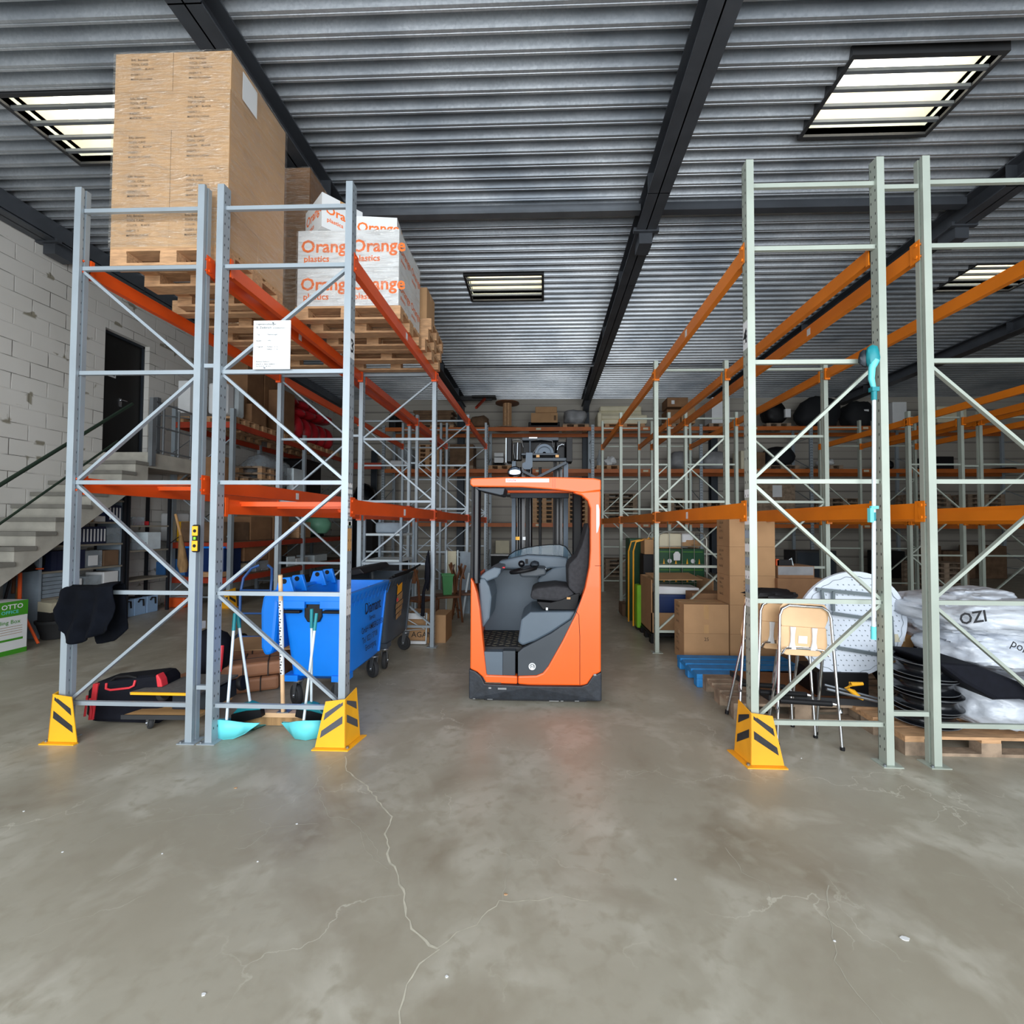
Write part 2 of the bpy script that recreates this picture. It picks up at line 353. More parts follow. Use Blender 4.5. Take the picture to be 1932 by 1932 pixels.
# left wall with door opening (y 7.95-8.87, z 3.04-5.36)
def slab(rects, m, name, x0, x1):
    mb = MB()
    for (y0, y1, z0, z1) in rects: mb.box(x0, x1, y0, y1, z0, z1, m)
    return struct(mb.build(name))
DY0, DY1, DZ0, DZ1 = 7.93, 8.86, 3.02, 5.34
slab([(YF, DY0, 0, 7.1), (DY1, YB, 0, 7.1), (DY0, DY1, 0, DZ0), (DY0, DY1, DZ1, 7.1)], 'block wall', 'wall_left', XL-.25, XL)
slab([(YF, YB, 0, 7.1)], 'panel wall', 'wall_right', XR, XR+.2)
struct(MB().box(XL-.25, XR+.2, YB, YB+.2, 0, 7.1, 'panel wall').build('wall_back'))
mb = MB(); mb.box(XL-.25, XL+1, YF-.2, YF, 0, 7.1, 'panel wall'); mb.box(XR-5, XR+.2, YF-.2, YF, 0, 7.1, 'panel wall'); mb.box(XL+1, XR-5, YF-.2, YF, 5.2, 7.1, 'panel wall')
struct(mb.build('wall_front'))
d = MB().box(XL-.2, XL-.14, DY0+.02, DY1-.02, DZ0, DZ1-.05, 'doorblk').build('door_1'); struct(d)
mb = MB(); mb.box(XL-.25, XL-.1, DY0, DY0+.03, DZ0, DZ1, 'steeldk'); mb.box(XL-.25, XL-.1, DY1-.03, DY1, DZ0, DZ1, 'steeldk'); mb.box(XL-.25, XL-.1, DY0, DY1, DZ1-.05, DZ1, 'steeldk'); mb.build('door_frame', d)
hx = XL-.14
mb = MB(); mb.box(hx, hx+.01, DY0+.44, DY0+.49, 3.98, 4.14, 'chrome'); mb.tube([(hx, DY0+.465, 4.11), (hx+.05, DY0+.465, 4.11), (hx+.05, DY0+.56, 4.11)], .01, 'chrome'); mb.build('door_handle', d)
MB().box(hx, hx+.004, DY0+.1, DY0+.36, 4.5, 4.58, 'white').box(hx+.004, hx+.005, DY0+.12, DY0+.34, 4.53, 4.55, 'inkblk').build('door_sign', d)
# ceiling deck
mb = MB(); PT = .205; segs = []
y = YF
prof = [(0, 0), (.026, 0), (.03, .008), (.036, .008), (.04, 0), (.062, 0), (.104, .14), (.163, .14)]
pts = []
while y < YB:
    for (dy, dz) in prof: pts.append((y+dy, ZC+dz))
    y += PT
def xspans(ya, yb):
    cuts = sorted([(sx, sx+SKL) for (sx, sy) in SKY if not (yb <= sy+1e-4 or ya >= sy+SKW-1e-4)])
    x = XL; out = []
    for a, c_ in cuts: out.append((x, a)); x = c_
    out.append((x, XR)); return out
for i in range(len(pts)-1):
    a, c_ = pts[i], pts[i+1]
    if a[0] >= YB: break
    for (xa, xb) in xspans((a[0]+c_[0])/2, (a[0]+c_[0])/2):
        mb.add([(xa, a[0], a[1]), (xb, a[0], a[1]), (xb, c_[0], c_[1]), (xa, c_[0], c_[1])], [(0, 1, 2, 3)], 'deck metal')
cl = mb.build('ceiling'); struct(cl)
mb = MB()
for (xa, xb, ya, yb) in [(XL-.25, XR+.2, YF-.2, YB+.2)]:
    # roof cover over the deck, open above the skylight shafts
    ys = sorted(set([ya, yb]+[v for (sx, sy) in SKY for v in (sy, sy+SKW)]))
    for j in range(len(ys)-1):
        for (x0, x1) in xspans(ys[j]+.01, ys[j+1]-.01):
            x0 = xa if x0 == XL else x0; x1 = xb if x1 == XR else x1
            mb.box(x0, x1, ys[j], ys[j+1], ZC+.145, ZC+.2, 'frame')
struct(mb.build('ceiling'))
mat('skypane', 'FFFDF2', .4, emit=PANEE)
for i, (sx, sy) in enumerate(SKY):
    x0, x1, y0, y1 = sx, sx+SKL, sy, sy+SKW
    w = thing('window_%d' % (i+1), 'x', 'x'); del w['label']; del w['category']; struct(w)
    mb = MB(); t = .045
    for (a, b_, c_, d_) in ((x0-t, x1+t, y0-t, y0), (x0-t, x1+t, y1, y1+t), (x0-t, x0, y0, y1), (x1, x1+t, y0, y1)): mb.box(a, b_, c_, d_, ZC-.012, ZC+.1, 'frame')
    mb.build('frame', w)
    mb = MB(); z0, z1, zt = ZC+.02, ZC+.2, 7.06
    for (a, b_, c_, d_) in ((x0-.04, x1+.04, y0-.04, y0), (x0-.04, x1+.04, y1, y1+.04), (x0-.04, x0, y0, y1), (x1, x1+.04, y0, y1)):
        mb.box(a, b_, c_, d_, z0, z1, 'shaftw'); mb.box(a, b_, c_, d_, z1, zt, 'shaft')
    mb.build('shaft', w)
    MB().box(x0-.04, x1+.04, y0-.04, y1+.04, zt, zt+.03, 'skypane').build('pane', w)
    for k in range(4):
        yy = y0+SKW*(k+.75)/4.6
        MB().box(x0, x1, yy-.02, yy+.02, ZC, ZC+.035, 'railgrey').build('bar', w)
# roof beams
def ibeam(mb, x, y0, y1, zb, h, w, m):
    mb.box(x-w/2, x+w/2, y0, y1, zb, zb+.018, m); mb.box(x-w/2, x+w/2, y0, y1, zb+h-.018, zb+h, m); mb.box(x-.008, x+.008, y0, y1, zb, zb+h, m)
    k = y0
    while k < y1: mb.box(x-w/2, x+w/2, k, k+.012, zb, zb+h, m); k += 2.35
for i, x in enumerate((-7.92, -3.12, 1.54, 6.22, 10.9)):
    mb = MB(); ibeam(mb, x, YF, YB, 6.2, .298, .3, 'trim')
    mb.box(x-.15, x+.15, YF, YB, 6.238, 6.48, 'trim') if i == 0 else None
    mb.box(x-.19, x+.19, 6.75, 6.82, 6.18, 6.24, 'trim'); mb.box(x-.1, x+.1, 6.8, 7.1, 6.02, 6.24, 'trim')
    t = mb.build('trim_%d' % (i+1)); struct(t)
    if i in (1, 2, 3):
        mb = MB()
        mb.box(x-.12, x+.12, YB-.32, YB-.3, 0, 5.9, 'steeldk'); mb.box(x-.12, x+.12, YB-.08, YB-.06, 0, 5.9, 'steeldk'); mb.box(x-.01, x+.01, YB-.3, YB-.08, 0, 5.9, 'steeldk')
        mb.prism([(YB-.05, 5.9), (YB-.35, 5.9), (YB-.9, 6.24), (YB-.05, 6.24)], 'x', x-.1, x+.1, 'trim')
        tag(mb.build('steel_column'), ['dark steel wall column behind the left rack rows', 'dark steel wall column beside the cream sofa', 'dark steel wall column behind the right rack rows'][i-1], 'column')
# secondary steel and pipes under the deck
mb = MB()
mb.box(-3.0, 1.42, 6.58, 6.7, 6.38, 6.5, 'steel'); struct(mb.build('trim_6'))
mb = MB().box(1.68, 6.1, 6.58, 6.7, 6.38, 6.5, 'trim'); struct(mb.build('trim_7'))
tag(MB().cyl((-2.9, 12.9, 6.32), (5.6, 12.9, 6.32), .04, 'steel').build('ceiling_pipe'), 'long grey pipe running crosswise below the metal ceiling', 'pipe')
tag(MB().box(-3.05, -1.9, 16.1, 16.2, 6.25, 6.4, 'frame').bar((-2.35, 15.3, 5.75), (-2.15, 16.1, 6.3), .07, .07, 'beamold').box(-2.6, -1.75, 15.9, 16.3, 6.3, 6.36, 'frame').build('ceiling_bracket'), 'dark ceiling bracket with a reddish strut above the back rack', 'bracket')

# ---------------------------------------------------------------- concrete stair, landing, rails
st = thing('staircase', 'grey concrete staircase with landing against the white block wall', 'staircase', (0, 0, 0))
SX0, SX1 = XL+.03, -7.1
mb = MB(); run, rise = .25, .2025; yy, zz = 7.8, 3.0
pts = [(7.8, 2.5)]
y, z = 7.8, 3.0
while z > .05:
    z -= rise; pts.append((y, max(0, z))); y -= run; pts.append((y, max(0, z)))
pts.append((y+.45, 0)); mb.prism(pts, 'x', SX0, SX1, 'concrete'); mb.build('flight', st)
for k in range(14):
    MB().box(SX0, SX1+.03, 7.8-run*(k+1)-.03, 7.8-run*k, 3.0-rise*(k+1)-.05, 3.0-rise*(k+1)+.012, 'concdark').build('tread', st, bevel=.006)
MB().box(SX0, SX1, 7.802, 8.92, 2.72, 3.0, 'concrete').build('landing', st, bevel=.01)
hr = thing('handrail', 'dark green tubular handrail sloping up beside the concrete stairs', 'handrail')
a = P(0, 915, X=-7.08); c_ = P(250, 762, X=-7.08); dd = (a-c_).normalized()
MB().tube([c_, a+dd*2.2], .026, 'railgreen').build('top_rail', hr)
a2 = P(0, 988, X=-7.08); c2 = P(222, 832, X=-7.08); dd = (a2-c2).normalized()
MB().tube([c2, a2+dd*2.2], .016, 'railgreen').build('middle_rail', hr)
rl = thing('landing_railing', 'grey steel post and rail balustrade around the stair landing', 'railing')
zb = 3.0
for (yy, top) in ((7.82, .98), (8.9, .98)): MB().box(-7.095, -7.02, yy-.04, yy+.04, zb-.25, zb+top, 'railgrey').build('post', rl)
MB().box(-7.98, -7.9, 8.86, 8.94, zb, zb+1.3, 'railgrey').build('post', rl)
for dz in (.95, .5, .06): MB().cyl((-7.1, 7.82, zb+dz), (-7.1, 8.9, zb+dz-.02), .016, 'railgrey').build('rail', rl)
for dz in (.95, 1.15): MB().cyl((-7.1, 8.92, zb+dz-.1), (-7.95, 8.9, zb+dz), .013, 'railgrey').build('rail', rl)
for yy in (8.1, 8.45, 8.75): MB().cyl((-7.1, yy, zb), (-7.1, yy, zb+.9), .02, 'railgrey').build('rail', rl)
MB().cyl((-7.1, 8.3, zb+.05), (-7.1, 8.72, zb+.38), .008, 'railgrey').build('rail', rl)

# ---------------------------------------------------------------- pallet racks
YLs = [3.5, 6.31, 9.12, 11.93]; YRs = [3.38, 6.19, 9.0, 11.81]
BZ = [.28, 1.16, 2.04, 2.93]
def post_mb(x, y, ztop, inw, mp, holes, wide=.054, dep=.08):
    mb = MB(); w, d_ = wide/2, dep/2
    if inw: # closed looking side with slots
        mb.box(x-w, x+w, y-d_, y-d_+.003, 0, ztop, mp); mb.box(x-w, x-w+.003, y-d_+.003, y+d_, 0, ztop, mp); mb.box(x+w-.003, x+w, y-d_+.003, y+d_, 0, ztop, mp); mb.box(x-w, x-w+.02, y+d_-.003, y+d_, 0, ztop, mp)
        sides = ((x-w-.0006, x-w), (x+w, x+w+.0006)); offs = (-.02, .022)
    else:
        mb.box(x-w, x+w, y-d_, y-d_+.024, 0, ztop, mp); mb.box(x-w, x+w, y+d_-.036, y+d_, 0, ztop, mp); mb.box(x-.016, x+.016, y-d_+.01, y+d_-.01, 0, ztop-.001, mp)
        sides = ((x-.0166, x-.016), (x+.016, x+.0166)); offs = (-.006,)
    if holes:
        z = .1; k = 0
        while z < ztop-.05:
            for (xa, xb) in sides:
                for q in offs: mb.box(xa, xb, y+q-.0035, y+q+.0035, z, z+.018, 'slot')
            z += .1 if k % 2 else .075; k += 1
    return mb
def rack(label, Xa, Xb, Ys, tall, first, mp, mbm, closed, levels, bays, frames=None, upd=True):
    t = thing('pallet_rack', label, 'shelving')
    for i, y in enumerate(Ys):
        if frames and i not in frames: continue
        top = 4.45 if tall[i] else 3.97
        mb = MB(); lv = BZ+([3.79, 4.27] if tall[i] else [3.85])
        nl = 5 if upd else 4
        for z in lv[:nl]: mb.box(Xa, Xb, y-.013, y+.013, z-.016, z+.016, mp)
        L_, R_ = Xa+.024, Xb-.024
        seq = [BZ[0], BZ[1], BZ[2], BZ[3], 3.79]
        side = first
        for k in range(len(seq)-1):
            if k == 3 and not upd: break
            a_, b_ = (L_, R_) if side else (R_, L_)
            mb.bar((a_, y+.012, seq[k]+.02), (b_, y+.012, seq[k+1]-.02), .022, .03, mp, up=(0, 1, 0)); side = not side
        fr = mb.build('upright_frame', t)
        for z in lv[nl:]: MB().box(Xa, Xb, y-.013, y+.013, z-.016, z+.016, mp).build('crossbar', fr)
        for x in (Xa, Xb):
            post_mb(x, y, top, closed, mp, i < 2).build('post', fr)
            MB().box(x-.07, x+.07, y-.07, y+.06, 0, .006, mp).cyl((x-.05, y-.05, 0), (x-.05, y-.05, .018), .01, 'steel', 8).build('foot_plate', fr)
    for (z1, dx) in levels:
        for j in bays:
            y0, y1 = Ys[j]+.05, Ys[j+1]-.05
            for x in (Xa, Xb):
                s_ = 1 if x == Xb else -1
                mb = MB(); zt = z1-.015
                pr_ = [(-.025, -.12), (.025, -.12), (.025, -.03), (.012, -.03), (.012, 0), (-.025, 0)]
                if s_ > 0: pr_ = [(-a_, b_) for a_, b_ in pr_][::-1]
                mb.prism([(x+a_, zt+b_) for a_, b_ in pr_], 'y', y0, y1, mbm)
                if j == 0: mb.box(x+s_*.0255-.0004, x+s_*.0255+.0004, (y0+y1)/2-.03, (y0+y1)/2+.03, zt-.1, zt-.03, 'whitebox')
                bm = mb.build('beam', t)
                for yc, q in ((y0, -1), (y1, 1)):
                    mc = MB().box(x-.034, x+.034, min(yc, yc-q*.03), max(yc, yc-q*.03), z1-.155, z1, mbm)
                    mc.box(x+s_*.033, x+s_*.036, min(yc, yc+q*.06), max(yc, yc+q*.06), z1-.155, z1, mbm)
                    for zz in (z1-.03, z1-.12):
                        mc.cyl((x+s_*.036, yc+q*.03, zz), (x+s_*.045, yc+q*.03, zz), .012, mbm, 10)
                        if not closed: mc.blob((x, yc+q*.05, zz), (.031, .012, .013), mbm, 0, n=12)
                    mc.build('beam_connector', bm)
    return t
A = rack('front pallet rack row with dark orange beams left of the aisle, marked 3', -2.61, -1.56, YLs, [1, 0, 0, 1], 0, 'post', 'beam', 1, [(3.89, 0), (1.925, 0)], (0, 1, 2))
B = rack('pallet rack row with dark orange beams nearest the stairs', -3.80, -2.77, YLs, [1, 0, 0, 1], 1, 'post', 'beam', 0, [(3.89, 0), (2.10, 0)], (0, 1, 2))
C = rack('front pallet rack row with yellow orange beams right of the aisle, marked 4', 1.53, 2.48, YRs, [1, 0, 0, 1], 1, 'postR', 'beamR', 1, [(3.84, 0), (1.90, 0)], (0, 1, 2), upd=False)
D = rack('pallet rack row with yellow orange beams behind the white plastic bags', 2.81, 3.80, YRs, [1, 0, 0, 1], 0, 'postR', 'beamR', 0, [(3.84, 0), (1.90, 0)], (0, 1, 2), upd=False)
E_ = rack('far pallet rack row beyond the second aisle, its left posts nearest the aisle', 7.12, 8.12, YRs, [1, 0, 0, 1], 0, 'postR', 'beamR', 1, [(3.84, 0), (1.90, 0)], (0, 1, 2), upd=False)
F_ = rack('rightmost far pallet rack row with yellow orange beams', 8.47, 9.5, YRs, [1, 0, 0, 1], 1, 'postR', 'beamR', 0, [(3.84, 0), (1.90, 0)], (0, 1, 2), upd=False)
for nm_, xa, xb, Ys, m, zz in (('left', -2.77, -2.61, YLs, 'post', (.42, 2.98)), ('right', 2.48, 2.81, YRs, 'postR', (.36, 4.24)), ('far right', 8.12, 8.47, YRs, 'postR', (.36, 2.9))):
    for j, y in enumerate(Ys[:3]):
        for z in zz:
            if (z > 3.9 and j) or (nm_ == 'far right' and j < 2): continue
            tag(MB().box(xa+.036, xb-.036, y-.015, y+.015, z-.016, z+.016, m).build('row_spacer'), 'short steel spacer between the two '+nm_+' rack rows, '+['front', 'second', 'third'][j]+' frames, '+('low near the floor' if z < 1 else 'high up'), 'spacer')
# crosswise support bars between the lower beams of the left rows
for root, xa, xb, z, ys in ((A, -2.6, -1.57, 1.87, (3.78, 4.3, 5.6)), (B, -3.79, -2.78, 2.045, (3.72, 4.3))):
    for y in ys: MB().box(xa, xb, y-.03, y+.03, z-.01, z+.03, 'beam').build('support_bar', root)
# number plates, stickers
lp = MB().box(-1.533, -1.5325, 3.462, 3.538, 3.03, 3.24, 'white').text('3', .15, 'inkblk', MR(-1.532, 3.465, 3.08), sx=.8); lp.build('number_sticker', A)
lp = MB().box(1.5025, 1.503, 3.342, 3.418, 3.03, 3.24, 'white').text('4', .15, 'inkblk', ML(1.502, 3.412, 3.08), sx=.8); lp.build('number_sticker', C)
mb = MB()
for i in range(7):
    z = 2.02-.05*i; mb.box(-1.533, -1.5325, 3.462, 3.538, z-.018, z+.016, 'whitebox')
    if i in (2, 3, 5): mb.box(-1.5325, -1.532, 3.47, 3.53, z-.012, z+.01, 'greyplastic')
mb.box(-1.533, -1.5325, 3.462, 3.538, 1.5, 1.68, 'ply'); mb.box(-1.533, -1.5325, 3.48, 3.52, 1.7, 1.73, 'lime'); mb.box(-1.533, -1.5325, 3.455, 3.54, 1.0, 1.2, 'whitebox')
mb.build('label_stickers', A)
mb = MB()
for i in range(9):
    z = 1.95-.1*i; mb.box(1.5025, 1.503, 3.345, 3.418, z-.03, z+.03, 'whitebox' if i % 2 == 0 else 'greyplastic')
mb.build('label_stickers', C)
# load sign
s0 = P(480, 606, Y=3.47); s1 = P(548, 697, Y=3.47)
mb = MB().box(s0.x, s1.x, 3.462, 3.466, s1.z, s0.z, 'whitebox'); sw = s1.x-s0.x
def L_(t, u, v, sz): mb.text(t, sz, 'inkblk', MF(s0.x+u*sw, 3.461, s0.z-v*(s0.z-s1.z)))
L_('Lagereinrichtungen', .08, .09, .021); L_('R. Zwikirsch', .08, .165, .024); L_('Schweißfachmann', .52, .165, .014)
L_('Typ', .1, .3, .015); L_('Palettenregal', .38, .3, .015); L_('Baujahr', .08, .425, .014); L_('1993', .38, .425, .014)
L_('Tragkraft', .09, .55, .014); L_('Fachlast    2   to', .37, .55, .014); L_('Feldlast    7   to', .37, .6, .014)
L_('Reinhard Zwikirsch', .08, .855, .014); L_('Scharrh. 6   Berg. Gladbach 1', .08, .905, .014); L_('Tel. 0 22 07 / 36 253', .08, .95, .014)
mb.cyl((s0.x+sw*.53, 3.462, s0.z-.02), (s0.x+sw*.53, 3.455, s0.z-.02), .006, 'steel', 8); mb.cyl((s0.x+sw*.32, 3.462, s1.z+.01), (s0.x+sw*.32, 3.455, s1.z+.01), .006, 'steel', 8)
tag(mb.build('load_sign'), 'white rack load sign with black print screwed to the front brace', 'sign')

# ---------------------------------------------------------------- rack post guards
def guard(label, x, y, sx, worn=0, ms='stripe2'):
    # corner guard: front face and one side face (sx = side +1 right, -1 left), tapering upwards
    t = thing('post_guard', label, 'bumper', (x, y, 0))
    yl = 'yellow2' if worn else 'yellow'
    h = .37; mb = MB(); w0, w1 = .24, .17; k = .012
    # front face trapezoid leaning
    def X(u): return u*sx
    fr = [(X(-w0+.06), -.085, .01), (X(.055), -.085, .01), (X(.045), -.07, h), (X(-w1+.06), -.07, h-.02)]
    def plate(q, nrm, m, name, th=.006):
        nrm = Vector(nrm); a = [Vector(p) for p in q]; b = [p-nrm*th for p in a]
        MB().add(a+b, [(0, 1, 2, 3), (7, 6, 5, 4), (0, 4, 5, 1), (1, 5, 6, 2), (2, 6, 7, 3), (3, 7, 4, 0)], m).build(name, t)
    plate(fr, (0, -1, 0), yl, 'front_plate')
    sd = [(X(.055), -.085, .01), (X(.085), .12, .01), (X(.06), .1, h+.03), (X(.045), -.07, h)]
    plate(sd, (sx, 0, 0), yl, 'side_plate')
    MB().prism([(X(-w0+.05), -.12), (X(.09), -.12), (X(.13), .14), (X(.085), .14), (X(.055), -.082), (X(-w0+.05), -.082)], 'z', 0, .008, yl).cyl((X(.07), -.08, .008), (X(.07), -.08, .02), .012, 'steel', 8).build('foot_plate', t)
    mb = MB()
    def q(A_, B_, C_, D_, u, v): return (A_.lerp(B_, u)).lerp(D_.lerp(C_, u), v)
    for face, off in ((fr, Vector((0, -.001, 0))), (sd, Vector((sx*.001, 0, 0)))):
        a, b, c_, d_ = [Vector(p)+off for p in face]; up_ = 1 if face is fr else -1
        for v in (.2, .58):
            p = [q(a, b, c_, d_, .1, v if up_ > 0 else v+.3), q(a, b, c_, d_, .88, v+.3 if up_ > 0 else v), q(a, b, c_, d_, .88, v+.46 if up_ > 0 else v+.16), q(a, b, c_, d_, .1, v+.16 if up_ > 0 else v+.46)]
            p = [pp if pp.z < h-.01 else pp-Vector((0, 0, pp.z-h+.015)) for pp in p]
            mb.add(p, [(0, 1, 2, 3)], ms)
    mb.build('warning_stripe', t)
guard('yellow steel post guard with dark stripes at the foot of the post marked 3', -1.56, 3.5, 1)
guard('yellow steel post guard with dark stripes at the far left rack post', -3.80, 3.5, -1, 0, 'stripe')
guard('scratched worn yellow post guard at the foot of the post marked 4', 1.53, 3.38, -1, 1, 'stripe')

# ---------------------------------------------------------------- pallets
def pallet(label, x, y, z, rz=0, L=1.2, Wd=.8, top='wood', blk='wood', group=None, cat='pallet', simple=False, name='wooden_pallet', blocks=None):
    if simple:
        mb = MB(); t = None
        def part(nm_, f): f(mb)
    else:
        t = thing(name, label, cat, (x, y, z), rz, group)
        def part(nm_, f): q = MB(); f(q); q.build(nm_, t)
    bw = (.145, .1, .145, .1, .145); ys = (-.3275, -.18, 0, .18, .3275); k = Wd/.8
    for i in range(5): part('deck_board', lambda m_, i=i: m_.box(-L/2, L/2, (ys[i]-bw[i]/2)*k, (ys[i]+bw[i]/2)*k, .122, .144, top))
    for xx in (-L/2+.07, 0, L/2-.07): part('cross_board', lambda m_, xx=xx: m_.box(xx-.07, xx+.07, -Wd/2, Wd/2, .1, .122, top))
    for yy in (-Wd/2+.05, 0, Wd/2-.05):
        w = .05 if yy else .0725
        part('bottom_board', lambda m_, yy=yy, w=w: m_.box(-L/2, L/2, yy-w, yy+w, 0, .022, blk))
        for xx in (-L/2+.0725, 0, L/2-.0725): part('block', lambda m_, xx=xx, yy=yy, w=w: m_.box(xx-.0725, xx+.0725, yy-w, yy+w, .022, .1, blk))
    if simple: t = tag(mb.build(name, loc=(x, y, z), rot=(0, 0, rz)), label, cat, group)
    return t
# ---------------------------------------------------------------- cartons
def carton(label, x0, x1, y0, y1, z0, z1, m='card', rz=0, group=None, cat='box', texts=(), tape=True, parent=None, name='cardboard_box', rtexts=(), bev=.004, ltexts=()):
    w, d_, h = (x1-x0)/2, (y1-y0)/2, z1-z0
    mb = MB().box(-w, w, -d_, d_, 0, h, m)
    if tape:
        mb.box(-w, w, -.0005, .0005, h, h+.0006, 'ink'); mb.box(-w-.0006, w+.0006, -.03, .03, h-.07, h+.0008, 'tape')
    for (s_, u, v, sz, mm) in texts: mb.text(s_, sz, mm, MF(-w+u*2*w, -d_-.0012, v*h))
    for (s_, u, v, sz, mm) in rtexts: mb.text(s_, sz, mm, MR(w+.0012, -d_+u*2*d_, v*h))
    for (s_, u, v, sz, mm) in ltexts: mb.text(s_, sz, mm, ML(-w-.0012, d_-u*2*d_, v*h))
    o = mb.build(name, parent, ((x0+x1)/2, (y0+y1)/2, z0), (0, 0, rz))
    return tag(o, label, cat, group) if not parent else o
# film
m, n, L, b = nm('film', .12)
tc = n.new('ShaderNodeTexCoord').outputs['Object']
mp = n.new('ShaderNodeMapping'); mp.inputs['Scale'].default_value = (2.2, 2.2, 16); mp.inputs['Rotation'].default_value = (0, .12, 0); L.new(tc, mp.inputs[0])
z = n.new('ShaderNodeTexNoise'); z.inputs['Scale'].default_value = 2.5; z.inputs['Detail'].default_value = 8; z.inputs['Distortion'].default_value = 1.2; L.new(mp.outputs[0], z.inputs[0])
bp = n.new('ShaderNodeBump'); bp.inputs['Strength'].default_value = 1; bp.inputs['Distance'].default_value = .05; L.new(z.outputs[0], bp.inputs['Height'])
gl = n.new('ShaderNodeBsdfGlossy'); gl.inputs['Roughness'].default_value = .16; gl.inputs[0].default_value = (1, .97, .9, 1); L.new(bp.outputs[0], gl.inputs['Normal'])
tp_ = n.new('ShaderNodeBsdfTransparent'); mxs = n.new('ShaderNodeMixShader'); L.new(tp_.outputs[0], mxs.inputs[1]); L.new(gl.outputs[0], mxs.inputs[2])
rg = n.new('ShaderNodeMapRange'); rg.inputs[1].default_value = .42; rg.inputs[2].default_value = .7; rg.inputs[3].default_value = .1; rg.inputs[4].default_value = .38; L.new(z.outputs[0], rg.inputs[0]); L.new(rg.outputs[0], mxs.inputs[0]); L.new(mxs.outputs[0], n['Material Output'].inputs[0]); n.remove(b)
def film(label, x0, x1, y0, y1, z0, z1):
    mb = MB(); nx = 14
    def wall(a, c_):
        vs = []; fs = []
        for j in range(nx+1):
            for i in range(nx+1):
                p = Vector(a).lerp(Vector(c_), i/nx); zz = z0+(z1-z0)*j/nx
                nrm = Vector((c_[1]-a[1], -(c_[0]-a[0]), 0)).normalized()
                q = noise.noise(Vector((p.x*3+p.y*3, zz*5, z0)))*.008+.01
                if i in (0, nx): q = .008
                vs.append((p.x+nrm.x*q, p.y+nrm.y*q, zz))
        for j in range(nx):
            for i in range(nx): k = j*(nx+1)+i; fs.append((k, k+1, k+nx+2, k+nx+1))
        mb.add(vs, fs, 'film', None, True)
    e = .006
    wall((x0-e, y0-e), (x1+e, y0-e)); wall((x1+e, y0-e), (x1+e, y1+e)); wall((x0-e, y1+e), (x0-e, y0-e))
    tag(mb.build('stretch_film'), label, 'film')
# tool case stack
T0 = P(208, 470, Y=3.6); T1 = P(437, 95, Y=3.6); tz0 = T0.z; tx0, tx1 = T0.x, T1.x; bh = (T1.z-tz0)/5; bw_ = (tx1-tx0)/2
PZ = 3.876
pallet('wooden pallet under the film wrapped brown carton tower', (tx0+tx1)/2, 4.0, PZ, 0, tx1-tx0, .8)
oz = tz0-(PZ+.144)
LY = ['bottom', 'second from bottom', 'middle', 'second from top', 'top']
for j in range(5):
    for r in (0, 1):
        for i in (0, 1):
            if r == 1 and i == 0: continue
            zz = PZ+.146+j*(T1.z-PZ-.146)/5; hh = (T1.z-PZ-.146)/5-.002
            tx = [('RAL Benelux', .27, .8, .028, 'ink'), ('TOOL CASE', .27, .68, .028, 'ink'), ('COLOR:    BLACK', .27, .56, .026, 'ink'), ('INSERT: 1', .27, .42, .026, 'ink'), ('MADE IN CHINA', .27, .3, .026, 'ink')] if r == 0 else ()
            dx = random.uniform(-.003, .003)
            carton(('left' if i == 0 else 'right')+(' front' if r == 0 else ' rear')+' brown tool case carton of the tall wrapped tower, '+LY[j]+' layer', tx0+i*bw_+.001+dx, tx0+(i+1)*bw_-.001+dx, 3.6+r*.4, 3.6+r*.4+.398, zz, zz+hh, 'cardl', texts=tx, group='cartons of the tall wrapped tower')
film('glossy clear stretch film around the tall brown carton tower', tx0, tx1, 3.6, 4.4, PZ+.15, T1.z)
q0 = P(458, 135, X=tx1+.012); q1 = P(484, 215, X=tx1+.012)
tag(MB().box(tx1+.014, tx1+.016, q0.y, q1.y, q1.z-.05, q0.z, 'whitebox').build('delivery_note'), 'white sheet of paper stuck on the side of the tall carton tower', 'paper')
# second wrapped brown stack behind
b0 = P(585, 316, Y=5.3); pallet('wooden pallet under the second wrapped brown stack behind the tower', b0.x-.55, 5.7, PZ, 0, 1.1, .8)
for j in range(6):
    hh = (b0.z-PZ-.146)/6
    carton(['lowest', 'second lowest', 'third lowest', 'third highest', 'second highest', 'topmost'][j]+' carton of the brown wrapped stack behind the tall tower', b0.x-1.08, b0.x, 5.3, 6.1, PZ+.146+j*hh, PZ+.146+(j+1)*hh-.002, 'card2', group='cartons of the second brown stack', texts=[('BLACK', .75, .5, .03, 'ink'), ('TOOL', .75, .7, .03, 'ink')])
film('clear stretch film around the second brown stack', b0.x-1.08, b0.x, 5.3, 6.1, PZ+.15, b0.z)
